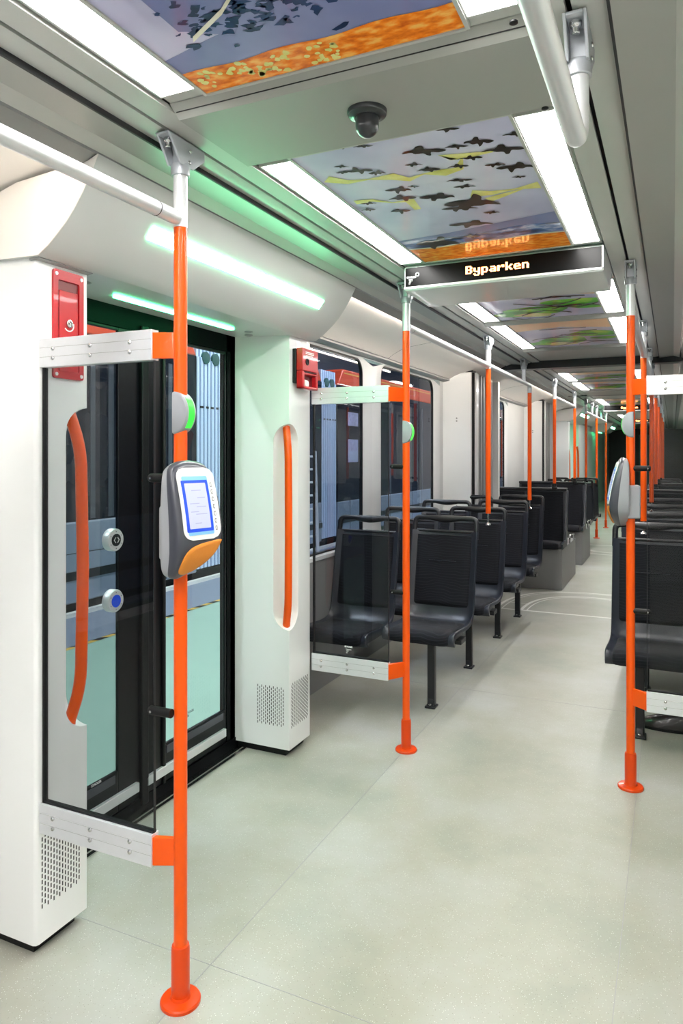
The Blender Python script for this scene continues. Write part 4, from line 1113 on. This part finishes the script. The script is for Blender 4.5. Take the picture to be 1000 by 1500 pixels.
# ------------------------------------------------------------------ shoe under the right seats
t = thing('shoe', 'dark rounded leather shoe on the floor under the right front seat', 'shoe', (.62, 3.98, 0))
m = MB(); rings = []
for u in [k / 12 for k in range(13)]:
    x = .49 + .27 * u; w = .045 * math.sin(PI * min(.98, max(.06, u * .9 + .08))) ** .5; h = .055 + .035 * u - .03 * (1 - u) ** 3
    if u == 0: w *= .5; h *= .7
    rings.append([(x, 3.98 + w * math.cos(a), .012 + max(0, h * math.sin(a))) if math.sin(a) > 0 else (x, 3.98 + w * math.cos(a), .012) for a in [2 * PI * k / 20 for k in range(20)]])
m.loft(rings); m.build('upper', 'leather', t, smooth=70)
m = MB(); m.loft([[(p[0] + .27 * 0, p[1], z) for p in [(.485 + (.28) * (.5 - .5 * math.cos(a)), 3.98 + .05 * math.sin(a)) for a in [2 * PI * k / 24 for k in range(24)]]] for z in (0, .014)]); m.build('sole', 'black', t)

# ================================================================== OUTSIDE: depot hall and the neighbouring tram
FZ = -.35
mb = MB(); mb.box(-9.5, -1.33, -8, 40, FZ - .05, FZ); struct(mb, 'hall_floor', 'hallfloor')
mb = MB(); mb.box(-9.6, -9.5, -8, 40, FZ, 7.0); struct(mb, 'hall_wall', 'hallwall')
mb = MB(); mb.box(-9.6, -1.4, -8, 40, 7.0, 7.1)
for k in range(10): mb.box(-9.4, -1.6, -6 + k * 4.5, -5.8 + k * 4.5, 6.3, 7.0)
struct(mb, 'hall_ceiling', 'hallwall')
mb = MB(); mb.box(2.6, 2.7, -8, 40, FZ, 7); struct(mb, 'hall_wall', 'hallwall')
# walkway plate and hazard edge
mb = MB(); mb.box(-5.7, -4.27, -6, 34, FZ, FZ + .006)
mb.box(-5.2, -5.13, -6, 34, FZ + .006, FZ + .05, 1)
tag(mb.build('walkway_plate', ['grating', 'offwhite']), 'blue grey walkway plate on the hall floor beside the other tram', 'walkway')
mb = MB()
for k in range(300):
    y = -6 + k * .13
    mb.add([(-4.27, y, FZ + .004), (-4.21, y + .05, FZ + .004), (-4.21, y + .18, FZ + .004), (-4.27, y + .13, FZ + .004)], [(0, 1, 2, 3)], k % 2)
tag(mb.build('hazard_tape', ['yellow', 'black'], smooth=0), 'yellow and black hazard tape on the green hall floor', 'tape')

TX = -5.2
t = thing('tram', 'neighbouring red, dark and silver tram standing in the hall outside', 'tram', (TX - 1.2, 8, FZ))
def tram_module(y0, y1, zt, posts):
    m = MB(); m.box(TX - 2.4, TX, y0, y1, -.22, zt); m.build('lower_body', 'tram_white', t, bevel=.02)
    m = MB()
    m.box(TX - .002, TX + .003, y0 + .01, y1 - .01, zt - .345, zt - .337)
    y = y0 + .55
    while y < y1: m.box(TX - .002, TX + .003, y - .004, y + .004, -.2, zt); y += .75
    m.box(TX - .01, TX + .012, y0, y1, .03, .125)
    m.build('panel_joint', 'charcoal', t)
    m = MB(); m.box(TX - 2.39, TX - .012, y0, y1, zt, 2.72); m.build('window_band', 'tram_dark', t)
    for (a, b) in posts:
        m = MB(); m.box(TX - .012, TX + .004, a, b, zt + .02, 2.55); m.build('door_post', 'post_dim', t)
    # red roof side with slanted ends
    m = MB(); m.loft([[(TX - 2.35, a, z) for a, z in ((y0, 2.72), (y1, 2.72), (y1 - .22, 3.05), (y0 + .22, 3.05))], [(TX, a, z) for a, z in ((y0, 2.72), (y1, 2.72), (y1 - .22, 3.05), (y0 + .22, 3.05))]]); m.build('roof_side', 'tram_red', t, bevel=.02)
    m = MB(); m.box(TX - .002, TX + .003, y0 + .25, y1 - .25, 2.965, 2.985); m.build('roof_stripe', 'yellow', t)
    m = MB()
    for j in range(2):
        for i in range(5): m.box(TX - .002, TX + .004, y1 - .75 + i * .085, y1 - .69 + i * .085, 2.80 + j * .06, 2.825 + j * .06)
    m.build('roof_vent', 'tapelight' if y0 < 5 else 'black', t)
def tram_bellows(y0, y1):
    m = MB(); n = 8
    for k in range(n):
        y = y0 + k * (y1 - y0) / n; w = (y1 - y0) / n
        for (za, zb, dx) in ((-.18, 2.72, 0), (2.72, 2.95, -.02)):
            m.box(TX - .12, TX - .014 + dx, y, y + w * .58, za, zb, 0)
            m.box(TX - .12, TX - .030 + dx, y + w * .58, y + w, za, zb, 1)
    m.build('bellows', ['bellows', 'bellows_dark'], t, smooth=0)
    for i in range(2):
        q = MB(); q.lathe((TX - .015, y0 + .19 + .23 * i, 2.72), [(.085, -.02), (.085, .015), (.0, .018)], 28, axis=0); q.build('round_port', 'teal', t)
    q = MB()
    for k in range(5): q.box(TX - .03, TX - .012, y0 + .08 + k * .12, y0 + .14 + k * .12, 2.02, 2.05)
    q.build('bellows_clip', 'charcoal', t)
tram_module(-6, 7.95, .66, [(6.28, 6.36), (6.0, 6.07), (7.35, 7.42)])
tram_bellows(7.98, 8.66)
tram_module(8.70, 11.75, .50, [(9.4, 9.5), (10.6, 10.7)])
tram_bellows(11.78, 12.42)
tram_module(12.46, 30, .46, [(13.9, 14.0), (15.2, 15.3), (16.6, 16.7), (17.5, 17.58), (18.3, 18.4)])
m = MB(); m.box(TX - 2.3, TX - .1, -6, 30, FZ + .02, -.22); m.build('underframe', 'black', t)
# posters and ladder seen through the first window
for i, (ya, yb, za, zb) in enumerate(((12.90, 13.40, 1.95, 2.22), (12.90, 13.40, 1.22, 1.68))):
    m = MB(); m.box(TX + .001, TX + .006, ya, yb, za, zb, 0)
    if i: m.box(TX + .005, TX + .008, ya + .02, yb - .02, za + .02, (za + zb) / 2, 1)
    tag(m.build('poster', ['silverlabel', 'paper']), ('upper' if i == 0 else 'lower') + ' of two notices stuck on the other tram, seen through the window', 'poster', 'notices on the other tram')
t = thing('step_ladder', 'silver ladder leaning in the hall, seen through the first side window', 'ladder', (-4.7, 10.7, FZ))
la, lb = Vector((-4.55, 10.30, FZ + .05)), Vector((-4.95, 10.98, 1.43))
for dx in (-.0, 1):
    o_ = Vector((-.18 * dx, -.42 * dx, 0)); m = MB(); m.tube([la + o_, lb + o_], .028, 8); m.build('stile', 'alu', t)
for k in range(8):
    p = la.lerp(lb, (k + .6) / 8); m = MB(); m.tube([p, p + Vector((-.18, -.42, 0))], .018, 8); m.build('rung', 'alu', t)
# hall lamps
for i, (x, y) in enumerate([(-3.0, -1), (-3.0, 3.5), (-3.0, 8), (-3.0, 12.5), (-3.0, 17), (-3.0, 22)]):
    t = thing('hall_lamp', 'long white hall lamp hanging outside the tram, number %d along the hall' % (i + 1), 'lamp', (x, y, 5.2), 'hall lamps')
    t['label'] = 'long white tube lamp hanging in the hall outside the windows'
    m = MB(); m.box(x - .14, x + .14, y - 1.4, y + 1.4, 5.19, 5.21); m.build('tube', 'lampwhite', t)
    m = MB(); m.box(x - .17, x + .17, y - 1.45, y + 1.45, 5.21, 5.27); m.build('housing', 'trimgrey', t)
    m = MB(); m.box(x - .01, x + .01, y - 1.2, y - 1.18, 5.27, 7.0); m.box(x - .01, x + .01, y + 1.18, y + 1.2, 5.27, 7.0); m.build('hanger', 'trimgrey', t)
